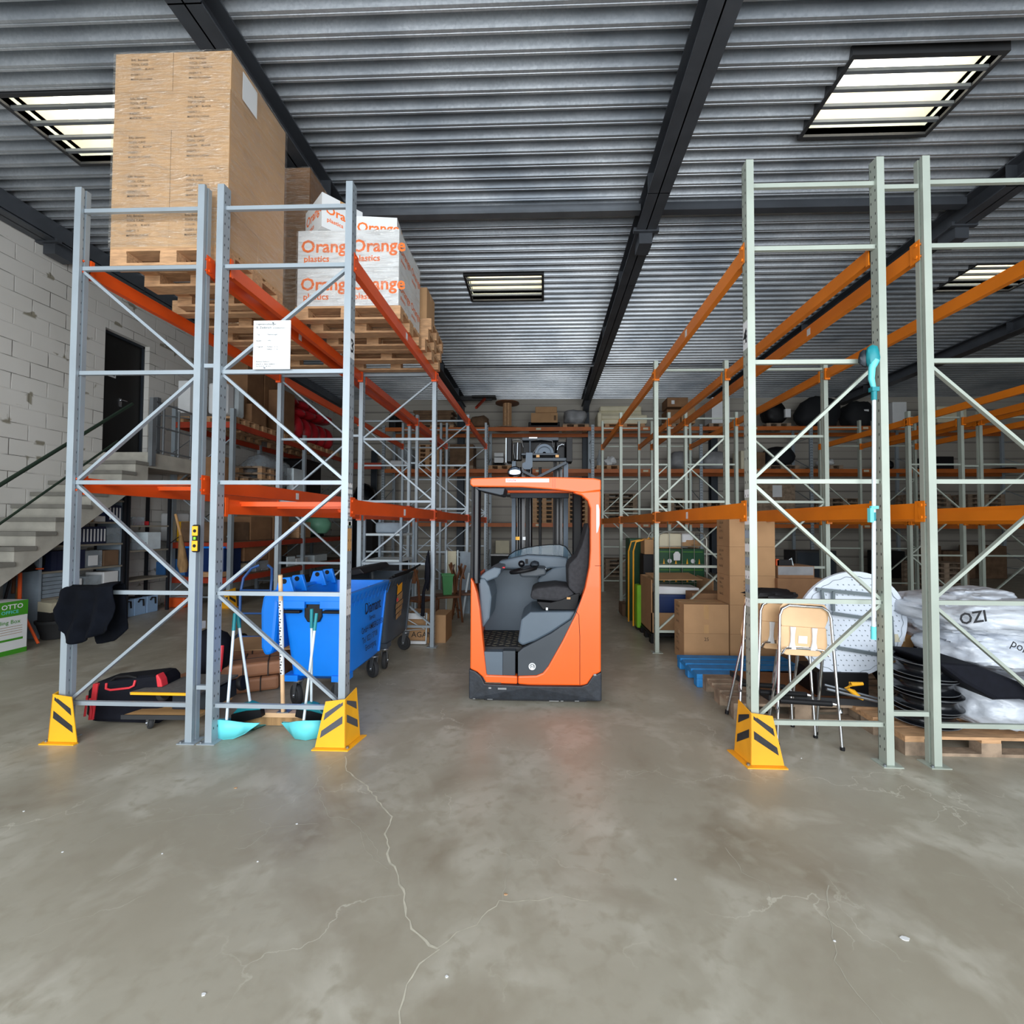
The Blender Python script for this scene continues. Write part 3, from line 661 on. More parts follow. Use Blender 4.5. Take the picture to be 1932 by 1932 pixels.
# white cartons with orange print
ox0 = P(560, 575, Y=4.62).x; ox1 = P(752, 575, Y=4.62).x; oz0 = PZ+.146; ozt = P(752, 432, Y=4.62).z; oh = (ozt-oz0)/2
pallet('wooden pallet carrying the white cartons with orange print', (ox0+ox1)/2, 5.02, PZ, 0, ox1-ox0+.04, .8)
ow = (ox1-ox0)/2
def otx(s_=1): return [('Orange', .06, .42, .19*s_, 'oink'), ('plastics', .12, .17, .095*s_, 'oink')]
for j in range(2):
    for r in (0, 1):
        for i in (0, 1):
            if r == 1 and i == 0 and j == 0: continue
            carton('white carton with orange print, '+('left' if i == 0 else 'right')+(' front' if r == 0 else ' rear')+(', lower' if j == 0 else ', upper')+' layer of the wrapped block', ox0+i*ow+.002, ox0+(i+1)*ow-.002, 4.62+r*.4, 4.62+r*.4+.396, oz0+j*oh, oz0+(j+1)*oh-.003, 'whitebox', texts=otx() if r == 0 else (), rtexts=[('Orange', .1, .45, .12, 'oink'), ('plastics', .15, .25, .06, 'oink')] if i == 1 else (), group='white cartons with orange print', tape=False)
film('clear stretch film around the white cartons with orange print', ox0, ox1, 4.62, 5.42, oz0, ozt-.01)
carton('white carton with orange print lying turned on the left top of the block', ox0+.02, ox0+.5, 4.66, 5.1, ozt+.003, ozt+.37, 'whitebox', rz=-.75, texts=[('Orange', .06, .48, .15, 'oink'), ('plastics', .1, .22, .075, 'oink')], rtexts=[('Orange', .08, .45, .13, 'oink'), ('plastics', .12, .22, .06, 'oink')])
carton('white carton with orange print lying straight on the right top of the block', ox0+.5, ox0+.98, 4.78, 5.25, ozt+.003, ozt+.25, 'whitebox', rz=.1, texts=[('Orange', .1, .3, .15, 'oink')])
# stack of empty pallets further back on the upper level
for j in range(3):
    pallet('empty wooden pallet on the upper left rack, '+['lowest', 'middle', 'top'][j]+' one behind the white cartons', -2.08+.02*j, 5.86+.03*j, PZ+.146*j, PI/2*0+.02*j, 1.2, .8, 'wood', 'wood', 'empty pallets behind the white cartons')
carton('brown carton standing at the right edge on the pallets behind the white cartons', -1.86, -1.5, 5.6, 6.0, PZ+.44, PZ+.86)
pallet('wooden pallet in the left rack row between tower and second stack', -3.3, 4.86, PZ, 0, 1.1, .8)
# ---------------------------------------------------------------- reach truck
FX, FY = -.08, 4.36
T = thing('reach_truck', 'orange electric reach truck with dark cab and black mast parked in the aisle', 'forklift', (FX, FY, 0))
def tp(x, y): # photo pixel on the truck's front plane to local (x, z)
    p = P(x, y, Y=FY); return (p.x-FX, p.z)
def poly(pl): return [tp(*p) for p in pl]
def part(mb, name, bevel=0, parent=None): return mb.build(name, parent or T, bevel=bevel)
# overhead guard: orange rim with dark grille deck
rim = poly([(887, 905), (890, 902), (960, 900), (1050, 900), (1120, 902), (1134, 905), (1134, 925), (1098, 930), (1050, 924), (985, 919), (892, 918), (887, 914)])
part(MB().prism(rim, 'y', 0, .09, 'truck'), 'overhead_guard', .012)
gz = tp(1000, 905)[1]
g = MB(); g.box(-.6, -.52, .08, 1.0, gz-.05, gz, 'truck'); g.box(.52, .61, .08, 1.0, gz-.05, gz, 'truck'); g.box(-.6, .61, .94, 1.02, gz-.06, gz, 'truck')
part(g, 'guard_frame', .01)
g = MB()
for k in range(6): g.box(-.5, .5, .16+.13*k, .19+.13*k, gz-.04, gz-.01, 'cabdark')
part(g, 'guard_bars')
x0, z0 = tp(954, 910); x1, z1 = tp(1036, 903)
part(MB().box(x0, x1, -.0025, 0, z0, z1, 'white').text('TOYOTA', (z1-z0)*.75, 'red', MF(x0+.01, -.004, z0+.009), sx=.8).box(x0+.13, x1-.07, -.003, -.0025, z0+.014, z0+.019, 'palewhite'), 'name_strip')
# orange right pillar and lower body panel, one wrap-around shell
Rp = poly([(1134, 925), (1133, 1000), (1134, 1100), (1134, 1268), (1120, 1275), (1108, 1292), (1096, 1294), (1000, 1293), (977, 1291), (977, 1276), (1012, 1275), (1024, 1270), (1034, 1258), (1060, 1212), (1086, 1160), (1104, 1110), (1112, 1070), (1114, 1040), (1114, 960), (1109, 945), (1098, 935), (1080, 929)])
part(MB().prism(Rp, 'y', .0, .1, 'truck'), 'body_panel', .014)
Lp_ = poly([(888, 1090), (893, 1098), (900, 1120), (905, 1150), (909, 1190), (914, 1240), (918, 1274), (976, 1276), (976, 1291), (917, 1289), (911, 1278), (900, 1268), (887, 1262)])
part(MB().prism(Lp_, 'y', .0, .1, 'truck'), 'side_panel', .012)
xr = tp(1134, 1100)[0]; xl = tp(887, 1100)[0]; zb_ = tp(1000, 1293)[1]; zl = tp(887, 1092)[1]; zh = tp(1134, 905)[1]
part(MB().box(xr-.035, xr, .1, .98, zb_, zh-.06, 'truck'), 'pillar_side', .01)
part(MB().box(xl, xl+.03, .1, .98, zb_, zl, 'truck'), 'side_wall', .01)
part(MB().prism([(xr-.06, .3), (xr+.002, .3), (xr+.002, 0), (xr-.06, 0)], 'z', tp(0, 1059)[1]-.004, tp(0, 1059)[1], 'blk'), 'panel_gap')
a_ = tp(1126, 955); b_ = tp(1131, 1005)
part(MB().prism(poly([(1125, 952), (1129, 952), (1131, 962), (1131, 990), (1128, 1003), (1125, 1006)]), 'y', -.003, .002, 'steel'), 'reflector')
g = MB()
for px_ in (1043, 1047):
    a, b = tp(px_, 923), tp(px_, 901); g.box(a[0]-.003, a[0]+.003, -.0015, 0, a[1], b[1], 'beam')
for pl in ([(1085, 1152), (1092, 1160), (1094, 1200), (1094, 1292)], [(977, 1276), (977, 1292)]):
    q = poly(pl)
    g.tube([(a[0], -.001, a[1]) for a in q], .0025, 'blk', 6)
part(g, 'panel_seam')
# bumper skirt
hb = poly([(885, 1262), (897, 1266), (908, 1275), (915, 1289), (1000, 1292), (1096, 1294), (1108, 1290), (1118, 1275), (1135, 1268), (1135, 1330), (1130, 1332), (888, 1328), (885, 1322)])
hb = [(a, max(.035, b)) for a, b in hb]
vs = []; rows = []
def curve_y(x): return -.012-.03*(1-(x/.63)**2)
g = MB(); nb = len(hb)
fr_ = [(a, curve_y(a), b) for a, b in hb]; bk = [(a, .12, b) for a, b in hb]
g.add(fr_+bk, [tuple(range(nb)), tuple(range(2*nb-1, nb-1, -1))]+[(i, nb+i, nb+(i+1) % nb, (i+1) % nb) for i in range(nb)], 'bumper')
g.box(xl-.01, xr+.01, .1, 1.0, .05, zb_+.02, 'bumper'); g.box(-.5, .5, .05, .95, .0, .06, 'rubber')
part(g, 'bumper_skirt', .01)
g = MB()
for (px, py, w) in ((948, 1297, 16), (925, 1296, 5), (1045, 1324, 18), (895, 1318, 4), (1122, 1272, 5), (1060, 1331, 5), (1088, 1330, 8), (925, 1325, 10)):
    a = tp(px-w/2, py+1.5); b = tp(px+w/2, py-1.5)
    yy = curve_y(a[0])-.0015; g.box(a[0], b[0], yy-.001, yy+.0005, max(.04, a[1]), max(.045, b[1]), 'scuff')
part(g, 'scuff_mark')
# cab interior
part(MB().box(xl+.03, xr-.035, .84, .9, .42, tp(0, 1092)[1]+.05, 'cab'), 'bulkhead', .01)
zf = .5
g = MB().box(xl+.03, .12, .12, .84, zf-.04, zf, 'rubber')
for i in range(9):
    for j in range(7): g.cb((xl+.09+i*.065, .17+j*.09+(i % 2)*.045, zf+.003), (.045, .018, .006), 'dusty', .6 if (i+j) % 2 else -.6)
part(g, 'floor_mat')
part(MB().box(xl+.03, tp(955, 0)[0], .02, .12, tp(0, 1276)[1], zf-.02, 'cab').box(tp(955, 0)[0], tp(978, 0)[0], .02, .12, tp(0, 1276)[1], zf-.01, 'cabdark').box(xl+.04, tp(953, 0)[0], .0, .13, tp(0, 1278)[1]-.005, tp(0, 1272)[1], 'dusty'), 'step_plate', .005)
# dark front panel with round badge
fp = poly([(977, 1276), (977, 1232), (986, 1224), (1010, 1212), (1040, 1196), (1060, 1182), (1078, 1170), (1106, 1110), (1104, 1112), (1086, 1160), (1060, 1212), (1034, 1258), (1024, 1270), (1012, 1275)])
part(MB().prism(fp, 'y', .012, .07, 'cabdark'), 'front_panel', .004)
bx, bz = tp(1004, 1258)
g = MB(); g.cyl((bx, .013, bz), (bx, .006, bz), .034, 'white', 24); g.tube([(bx+.022*math.cos(a), .005, bz+.022*math.sin(a)) for a in [k*PI/8 for k in range(-2, 9)]], .003, 'cabdark', 6); g.tube([(bx-.016, .005, bz-.016), (bx-.004, .005, bz+.01), (bx+.006, .005, bz-.008), (bx+.018, .005, bz+.016)], .003, 'cabdark', 6)
part(g, 'badge')
# seat pedestal
pd = poly([(985, 1222), (976, 1215), (982, 1172), (1000, 1157), (1092, 1156), (1078, 1172), (1040, 1197), (1010, 1213)])
part(MB().prism(pd, 'y', .06, .7, 'cab'), 'seat_pedestal', .02)
# swept armrest fairing
fa = poly([(1012, 1108), (1022, 1098), (1045, 1084), (1068, 1078), (1100, 1076), (1112, 1080), (1112, 1150), (1050, 1150), (1018, 1130)])
part(MB().prism(fa, 'y', .62, .8, 'cab'), 'armrest_fairing', .02)
# seat
sc_ = poly([(999, 1134), (1002, 1118), (1014, 1113), (1050, 1109), (1074, 1112), (1086, 1124), (1086, 1142), (1040, 1139), (1006, 1136)])
part(MB().prism(sc_, 'y', .14, .62, 'seat'), 'seat_cushion', .03)
sb = poly([(1073, 1076), (1076, 1066), (1090, 1052), (1100, 1030), (1107, 1005), (1112, 985), (1115, 1000), (1114, 1060), (1108, 1112), (1096, 1130), (1084, 1122), (1074, 1112)])
part(MB().prism(sb, 'y', .13, .62, 'seat'), 'backrest', .03)
part(MB().prism(poly([(1012, 1139), (1040, 1141), (1060, 1136), (1082, 1126), (1096, 1122), (1092, 1148), (1088, 1156), (1024, 1155)]), 'y', .12, .58, 'blk'), 'seat_mount', .008)
part(MB().cb((tp(1032, 1142)[0], .12, tp(0, 1142)[1]), (.02, .02, .025), 'white').cb((tp(1074, 1122)[0], .12, tp(0, 1122)[1]), (.035, .015, .02), 'ply'), 'seat_buckle')
# left console, wheel, screen
part(MB().prism(poly([(900, 1092), (914, 1080), (930, 1072), (944, 1074), (942, 1084), (936, 1092), (916, 1100)]), 'y', .1, .75, 'cab'), 'side_console', .015)
part(MB().prism(poly([(900, 1095), (912, 1092), (922, 1110), (926, 1130), (922, 1170), (908, 1190), (903, 1150)]), 'y', .08, .6, 'cab'), 'side_fairing', .02)
part(MB().prism(poly([(925, 1085), (930, 1068), (990, 1055), (1060, 1058), (1078, 1062), (1078, 1084), (1040, 1084), (1008, 1094), (985, 1096), (975, 1086)]), 'y', .62, .84, 'cab'), 'dashboard', .02)
part(MB().prism(poly([(976, 1092), (978, 1078), (1000, 1076), (1030, 1078), (1031, 1092), (1012, 1096), (982, 1096)]), 'y', .3, .62, 'cabdark'), 'control_console', .02)
cx_, cz_ = tp(985, 1082)
g = MB(); g.tube([(cx_+.13*math.cos(a), .34+.12*math.sin(a), cz_+.025*math.cos(a)) for a in [k*PI/10 for k in range(20)]], .02, 'blk', 8, closed=True)
for a in (.4, 2.5, 4.6): g.cyl((cx_, .34, cz_), (cx_+.12*math.cos(a), .34+.11*math.sin(a), cz_+.02*math.cos(a)), .014, 'blk', 8)
g.blob((cx_-.02, .28, cz_+.07), (.035, .03, .035), 'blkgloss', 0, n=12); g.cyl((cx_-.02, .28, cz_), (cx_-.02, .28, cz_+.06), .008, 'blk', 8)
part(g, 'steering_wheel')
g = MB(); g.blob((tp(1007, 1064)[0], .42, tp(0, 1064)[1]), (.05, .045, .035), 'steeldk', .15, n=14); g.cb((tp(1022, 1072)[0], .4, tp(0, 1072)[1]), (.09, .04, .012), 'white', 0, 0, .12); g.cb((tp(990, 1058)[0], .5, tp(0, 1060)[1]), (.03, .03, .05), 'blk')
part(g, 'joystick')
# curved clear screen
g = MB(); ns = 18; vs = []; 
top = [(946, 1064), (950, 1056), (962, 1048), (985, 1041), (1010, 1037), (1040, 1034), (1062, 1034), (1074, 1038), (1082, 1048), (1090, 1062)]
tq = poly(top); base = [(a, tp(0, 1066)[1]) for a, b in tq]
nn = len(tq)
vs = [(a, .70+.1*math.sin(PI*i/(nn-1)), b) for i, (a, b) in enumerate(tq)]+[(a, .66+.1*math.sin(PI*i/(nn-1)), b) for i, (a, b) in enumerate(base)]
g.add(vs, [(i, i+1, nn+i+1, nn+i) for i in range(nn-1)], 'glassb', None, True)
g.tube([vs[i] for i in range(nn)], .006, 'blk', 6)
part(g, 'windscreen')
part(MB().cb((tp(942, 1069)[0], .3, tp(0, 1069)[1]), (.06, .05, .012), 'red'), 'stop_button')
# front left pillar + dome mirror box
part(MB().cyl((tp(904, 0)[0], .09, tp(0, 1094)[1]), (tp(904, 0)[0], .09, gz-.04), .042, 'blkgloss', 20).box(tp(897, 0)[0]-.012, tp(897, 0)[0]+.01, .06, .14, tp(0, 1094)[1], gz-.04, 'blk'), 'front_pillar')
part(MB().prism(poly([(893, 920), (952, 920), (949, 933), (944, 934), (905, 925)]), 'y', .03, .4, 'steeldk'), 'terminal_box', .006)
part(MB().box(.40, .50, .55, .75, 1.2, gz-.05, 'blk'), 'rear_pillar', .02)
# mast
MY = 1.15
def mp_(x, y): p = P(x, y, Y=FY+MY); return (p.x-FX, p.z)
def mbox(g, xa, ya, xb, yb, d0, d1, m):
    a = mp_(xa, yb); b = mp_(xb, ya); g.box(a[0], b[0], MY+d0, MY+d1, max(a[1], .03), b[1], m)
g = MB(); mbox(g, 964, 870, 973, 1250, 0, .18, 'maststeel'); mbox(g, 974, 880, 990, 1250, .1, .13, 'blkgloss'); part(g, 'outer_mast')
g = MB(); mbox(g, 1063, 870, 1072, 1250, 0, .18, 'maststeel'); mbox(g, 1050, 880, 1062, 1250, .1, .13, 'blkgloss'); part(g, 'outer_mast')
g = MB(); mbox(g, 990, 862, 998, 1250, .05, .2, 'blk'); mbox(g, 1046, 862, 1051, 1250, .05, .2, 'blk'); part(g, 'inner_mast')
g = MB()
for px, r_, m_ in ((980, .022, 'blkgloss'), (1000, .026, 'blkgloss'), (1018, .012, 'blk'), (1020, .012, 'blk')):
    c0 = mp_(px, 1240); c1 = mp_(px, 880); g.cyl((c0[0], MY+.08, max(c0[1], .05)), (c1[0], MY+.08, c1[1]), r_, m_, 12)
part(g, 'lift_cylinder')
g = MB()
for px in (1045, 1056):
    c0 = mp_(px, 1200); c1 = mp_(px, 850); g.box(c1[0]-.008, c1[0]+.008, MY+.02, MY+.03, c0[1], c1[1], 'blk')
part(g, 'chain')
part(MB().cb((mp_(981, 0)[0], MY+.05, mp_(0, 1011)[1]), (.05, .01, .04), 'yellow').cb((mp_(993, 0)[0], MY+.04, mp_(0, 1011)[1]), (.035, .01, .04), 'white'), 'hose_label')
g = MB(); mbox(g, 963, 930, 1073, 940, -.04, 0, 'steeldk'); mbox(g, 956, 933, 968, 938, -.02, .02, 'blk'); part(g, 'cross_member', .005)
g = MB(); a, b = mp_(985, 889), mp_(1012, 903); c_ = mp_(1068, 874); g.bar((a[0], MY-.05, a[1]), (b[0], MY-.05, b[1]), .03, .065, 'steeldk', (0, 1, 0)); g.bar((c_[0], MY-.05, c_[1]), (b[0], MY-.05, b[1]), .03, .075, 'steeldk', (0, 1, 0)); part(g, 'diagonal_brace')
g = MB(); mbox(g, 1004, 865, 1070, 871, -.06, .02, 'steeldk'); mbox(g, 984, 856, 1052, 860, -.05, .02, 'steeldk'); mbox(g, 985, 825, 1054, 831, .0, .1, 'steeldk'); part(g, 'top_crossbar', .004)
g = MB(); a = mp_(1027, 856)
g.add([(a[0]+r_*math.cos(t), MY-.03+yy, a[1]+r_*math.sin(t)) for (r_, yy) in ((.115, 0), (.085, 0), (.085, .03), (.02, .03), (.02, 0)) for t in [PI*k/16 for k in range(17)]], [(i*17+j, i*17+j+1, (i+1)*17+j+1, (i+1)*17+j) for i in range(4) for j in range(16)], 'maststeel'); part(g, 'pulley_wheel')
part(MB().prism([mp_(*q) for q in [(993, 856), (1005, 856), (1005, 882), (1001, 887), (990, 887), (986, 883), (986, 876), (992, 873)]], 'y', MY-.08, MY-.06, 'maststeel'), 'lamp_bracket')
g = MB(); mbox(g, 957, 829, 966, 873, -.1, .12, 'blk'); mbox(g, 955, 829, 957, 875, -.1, .05, 'palewhite'); part(g, 'carriage_plate', .004)
g = MB(); mbox(g, 1068, 828, 1079, 873, -.1, .12, 'blk'); part(g, 'carriage_plate', .004)
g = MB(); mbox(g, 968, 835, 984, 868, .0, .12, 'blk'); mbox(g, 985, 831, 1052, 862, .08, .14, 'blk'); mbox(g, 1046, 831, 1068, 868, .08, .14, 'blk'); mbox(g, 1050, 842, 1066, 866, 0, .1, 'blk'); mbox(g, 998, 831, 1002, 856, -.02, 0, 'steeldk'); part(g, 'pump_housing', .01)
g = MB()
for pl in ([(968, 831), (978, 830), (984, 832), (988, 845)], [(1001, 833), (1020, 830), (1042, 833), (1044, 845)], [(1051, 850), (1053, 843), (1060, 839), (1064, 840)], [(970, 838), (969, 850), (972, 866)], [(977, 836), (976, 868)], [(1006, 856), (1014, 843), (1020, 838)]):
    g.tube([(mp_(*q)[0], MY-.03, mp_(*q)[1]) for q in pl], .007, 'steel' if pl[0][0] in (1051, 977) else 'blkgloss', 6)
part(g, 'hydraulic_hose')
part(MB().cb((mp_(1018, 0)[0], MY-.04, mp_(0, 863)[1]), (.04, .04, .03), 'ply').cb((mp_(1053, 0)[0], MY-.04, mp_(0, 863)[1]), (.04, .04, .03), 'ply'), 'stop_pad')
part(MB().cb((mp_(1005, 0)[0]+.03, MY-.12, mp_(0, 832)[1]), (.1, .005, .015), 'white'), 'marking_tag')
g = MB(); a = tp(966, 888); sx_ = a[0]; 
g.lathe([(0, 0), (.058, .0), (.07, .012), (.062, .05), (.03, .09), (0, .1)], 'blk', n=24, M=Matrix.Translation((sx_, .42, a[1]+.035)) @ Matrix.Diagonal((1.15, 1, .95, 1)) @ Matrix.Rotation(-PI/2, 4, 'X'))
g.blob((sx_, .41, a[1]+.035), (.072, .014, .058), 'lens', 0, n=20); g.cyl((sx_, .46, gz), (sx_, .46, a[1]), .012, 'blk', 8)
part(g, 'work_light')
# load legs with wheels and forks beyond the chassis
for s_ in (-1, 1):
    part(MB().box(s_*.56-.06, s_*.56+.06, .95, 2.5, .06, .24, 'truck'), 'support_leg', .01)
    part(MB().cyl((s_*.56-.05, 2.35, .1), (s_*.56+.05, 2.35, .1), .1, 'rubber', 20), 'load_wheel')
    part(MB().box(s_*.25-.05, s_*.25+.05, 1.45, 2.5, .08, .12, 'blk').box(s_*.25-.05, s_*.25+.05, 1.4, 1.45, .08, .6, 'blk'), 'fork')
# ================================================================ LEFT SIDE
def caster(root, x, y, r=.095, w=.045, rz=0, zt=.25, mw='rubber', off=.03):
    M = Matrix.Translation((x, y, 0)) @ Matrix.Rotation(rz, 4, 'Z')
    f = MB(); f.cyl((0, 0, zt-.012), (0, 0, zt), .05, 'steel', 12)
    for s_ in (-1, 1): f.prism([(-.035, zt-.01), (.035, zt-.01), (off+.018, r-.02), (off-.018, r-.02)], 'x', s_*(w/2+.006)-.003, s_*(w/2+.006)+.003, 'steel')
    f.cyl((-w/2-.015, off, r), (w/2+.015, off, r), .01, 'chrome', 8)
    for i in range(len(f.v)): f.v[i] = M @ f.v[i]
    c_ = f.build('caster', root)
    g = MB(); g.lathe([(0, -w/2), (r*.55, -w/2), (r*.6, -w/2+.004), (r*.93, -w/2), (r, -w/2+.01), (r, w/2-.01), (r*.93, w/2), (r*.6, w/2-.004), (r*.55, w/2), (0, w/2)], mw, n=24, M=Matrix.Translation((0, off, r)) @ Matrix.Rotation(PI/2, 4, 'Y'))
    for i in range(len(g.v)): g.v[i] = M @ g.v[i]
    g.build('wheel', c_)
    return c_
def waste_bin(label, x, y, m, rz=0, lid='side', L=1.05, name='waste_container'):
    t = thing(name, label, 'waste bin', (x, y, 0), rz)
    W0, W1, L0, L1, zb, zt = .52, .64, L*.8, L, .25, 1.07
    def ring(w, l, z, r=.06, n=3):
        pts = []
        for (sx_, sy_, a0) in ((1, -1, -PI/2), (1, 1, 0), (-1, 1, PI/2), (-1, -1, PI)):
            for k in range(n+1):
                a = a0+PI/2*k/n; pts.append(((w/2-r)*sx_+r*math.cos(a), (l/2-r)*sy_+r*math.sin(a), z))
        return pts
    rs = [ring(W0-.08, L0-.1, zb), ring(W0, L0, zb+.04), ring(W1-.02, L1-.03, zt-.1), ring(W1, L1, zt-.09), ring(W1+.03, L1+.03, zt), ring(W1-.06, L1-.06, zt), ring(W1-.08, L1-.08, zt-.09), ring(W0-.1, L0-.1, zb+.1)]
    n_ = len(rs[0]); vs = [p for r_ in rs for p in r_]
    fs = [(i*n_+j, i*n_+(j+1) % n_, (i+1)*n_+(j+1) % n_, (i+1)*n_+j) for i in range(len(rs)-1) for j in range(n_)]
    fs += [tuple(range(n_))[::-1], tuple((len(rs)-1)*n_+k for k in range(n_))]
    b_ = MB(); b_.add(vs, fs, m, None, True); body = b_.build('body', t)
    r = MB()
    for k in range(int(L/.1)): # slanted rim ribs along both long sides
        yy = -L/2+.07+k*.1
        for s_ in (-1, 1): r.add([(s_*(W1/2+.013), yy, zt-.04), (s_*(W1/2+.013), yy+.045, zt-.02), (s_*(W1/2-.002), yy-.02, zt-.14), (s_*(W1/2-.004), yy-.03, zt-.13)], [(0, 1, 2, 3)], m)
    r.box(-W1/2-.02, W1/2+.02, -L/2-.02, -L/2-.01, zt-.07, zt-.01, m)
    for s_ in (-1, 1): r.bar((s_*(W1/2-.01), L/2-.1, zt-.1), (s_*(W0/2+.005), L0/2-.06, zb+.05), .03, .03, m)
    for s_ in (-1, 1): r.box(s_*.17-.1, s_*.17+.1, -L/2-.025, -L/2+.02, zt-.13, zt-.06, m)
    r.build('rim', t, bevel=.004)
    for s_ in (-1, 1):
        MB().box(s_*.19-.085, s_*.19+.085, -L/2-.045, -L/2+.01, zt-.17, zt-.145, 'blk').build('handle', t, bevel=.006)
    for s_ in (-1, 1): MB().box(s_*.23-.09, s_*.23+.05, -L0/2-.03, -L0/2+.12, zb-.005, zb+.05, m).build('caster_mount', t)
    return t, body, (W0, W1, L0, L1, zb, zt)
bb, body, dm = waste_bin('large blue wheeled waste container standing open between the left racks', -2.11, 4.62, 'binblue', 0, L=1.1)
# recess plate, lettering, holes
yf = -.54
MB().prism([(-.09, 1.0), (.075, 1.0), (.075, .86), (.05, .81), (-.06, .81), (-.09, .86)], 'y', yf+.0, yf+.03, 'blkgloss').build('front_recess', bb, bevel=.008)
Mx = lambda y, z: MR(.312, y, z) @ Matrix.Rotation(-.06, 4, 'X') @ Matrix.Rotation(.0, 4, 'Z')
for (s_, yy, zz, sz) in (('Diamant', -.12, .8, .17), ('Service', 0, .72, .07), ('GmbH AMBERG 0150', -.2, .62, .085), ('Tel. 0221 37 08', -.18, .52, .085), ('Entsorgung', -.1, .43, .085)): MB().text(s_, sz, 'inkblk', Mx(yy, zz), sx=.75).build('lettering', bb)
mb = MB()
for k in range(3): mb.cyl((-.02+.05*k+.12, .513, 1.0), (-.02+.05*k+.12, .505, 1.0), .008, 'white', 8)
mb.build('drain_hole', bb)
for (x, y, a) in ((-.2, -.42, .9), (.2, -.42, 1.0), (.22, .38, .9), (-.22, .38, 0)): caster(bb, x, y, .1, rz=a)
# opened lid hanging on the left
mb = MB(); xl_ = -.36
mb.prism([(xl_-.1, 1.08), (xl_+.02, 1.1), (xl_+.0, 1.0), (xl_-.03, .6), (xl_-.06, .5), (xl_-.12, .48), (xl_-.16, .56), (xl_-.17, .9), (xl_-.15, 1.03)], 'y', -.5, .5, 'binblue')
mb.build('lid', bb, bevel=.03)
mb = MB()
for zz in (.62, .75, .88): mb.box(xl_-.19, xl_-.15, -.44, .44, zz, zz+.04, 'binblue')
mb.build('lid_rib', bb, bevel=.01)
for yy in (-.42, -.2, .2, .42):
    MB().prism([(xl_-.08, 1.04), (xl_-.03, 1.2), (xl_+.07, 1.21), (xl_+.12, 1.05)], 'y', yy-.02, yy+.02, 'binblue').cyl((xl_+.02, yy-.024, 1.17), (xl_+.02, yy+.024, 1.17), .024, 'blk', 12).build('hinge', bb, bevel=.006)
gb, body, dm = waste_bin('dark grey wheeled waste container behind the blue one', -2.13, 5.72, 'bingrey', 0, L=1.0)
mb = MB()
e_ = .325
for (z0, z1, a, b, m_) in ((.84, .95, -.2, -.02, 'yellow2'), (.74, .83, -.2, .02, 'straw'), (.67, .73, -.22, .06, 'straw'), (.6, .66, -.2, .04, 'straw'), (.53, .59, -.18, .02, 'straw')):
    mb.add([(e_-(.95-z)*.06, y, z) for (y, z) in ((a, z0), (b, z0+.03), (b, z1+.03), (a, z1))], [(0, 1, 2, 3)], m_)
mb.add([(e_-.008, -.2, .95), (e_-.008, -.16, .95), (e_-.004, -.2, 1.0)], [(0, 1, 2)], 'yellow2'); mb.add([(e_-.008, -.05, .96), (e_-.008, -.02, .96), (e_-.004, -.02, 1.01)], [(0, 1, 2)], 'yellow2')
mb.cb((e_-.01, -.17, .78), (.004, .05, .04), 'red')
mb.build('sticker', gb)
for (x, y, a) in ((-.2, -.42, .2), (.25, -.42, .15), (.25, .4, 1.2), (-.22, .38, 0)): caster(gb, x, y, .1, rz=a)
MB().prism([(-.34, 1.0), (-.3, 1.16), (-.05, 1.2), (.02, 1.13), (-.1, 1.1), (-.28, 1.08)], 'y', -.46, .46, 'blk').build('lid', gb, bevel=.02)
for k in range(3): MB().tube([(.3+.03*k, -.45, 1.07+.02*k), (.36+.02*k, .1, 1.09+.02*k), (.36+.03*k, .45, 1.12+.02*k)], .012, 'blk').build('lid_rail', gb)

# push broom leaning on the brace
def pp(x, y, Y): return P(x, y, Y=Y)
t = thing('push_broom', 'long wooden push broom with a striped handle standing upright before the blue container', 'broom', (0, 0, 0))
a, b_ = pp(534, 1342, 3.78), pp(529, 1085, 3.62)
MB().cyl(a, b_, .0165, 'beech', 14).build('handle', t)
a1, b1 = a.lerp(b_, .28), a.lerp(b_, .82)
mb = MB().cyl(a1, b1, .0172, 'white', 14)
for k in range(26):
    p = a1.lerp(b1, (k+.5)/26); mb.cb((p.x-.002+.006*math.sin(k*2.1), p.y-.0172, p.z), (.012, .0015, .008 if k % 3 else .014), 'inkblk')
mb.build('sleeve', t)
l_, r__ = pp(458, 1351, 3.8), pp(588, 1351, 3.8)
MB().box(l_.x, r__.x, 3.77, 3.84, a.z-.05, a.z-.012, 'beech').build('head', t, bevel=.004)
mb = MB(); mb.box(l_.x+.01, r__.x-.01, 3.78, 3.83, .004, a.z-.05, 'straw'); mb.build('bristles', t)
MB().cb((a.x, 3.8, a.z-.008), (.1, .06, .008), 'steel').cyl((a.x, 3.8, a.z-.008), (a.x, 3.79, a.z+.03), .02, 'steel').build('socket', t)
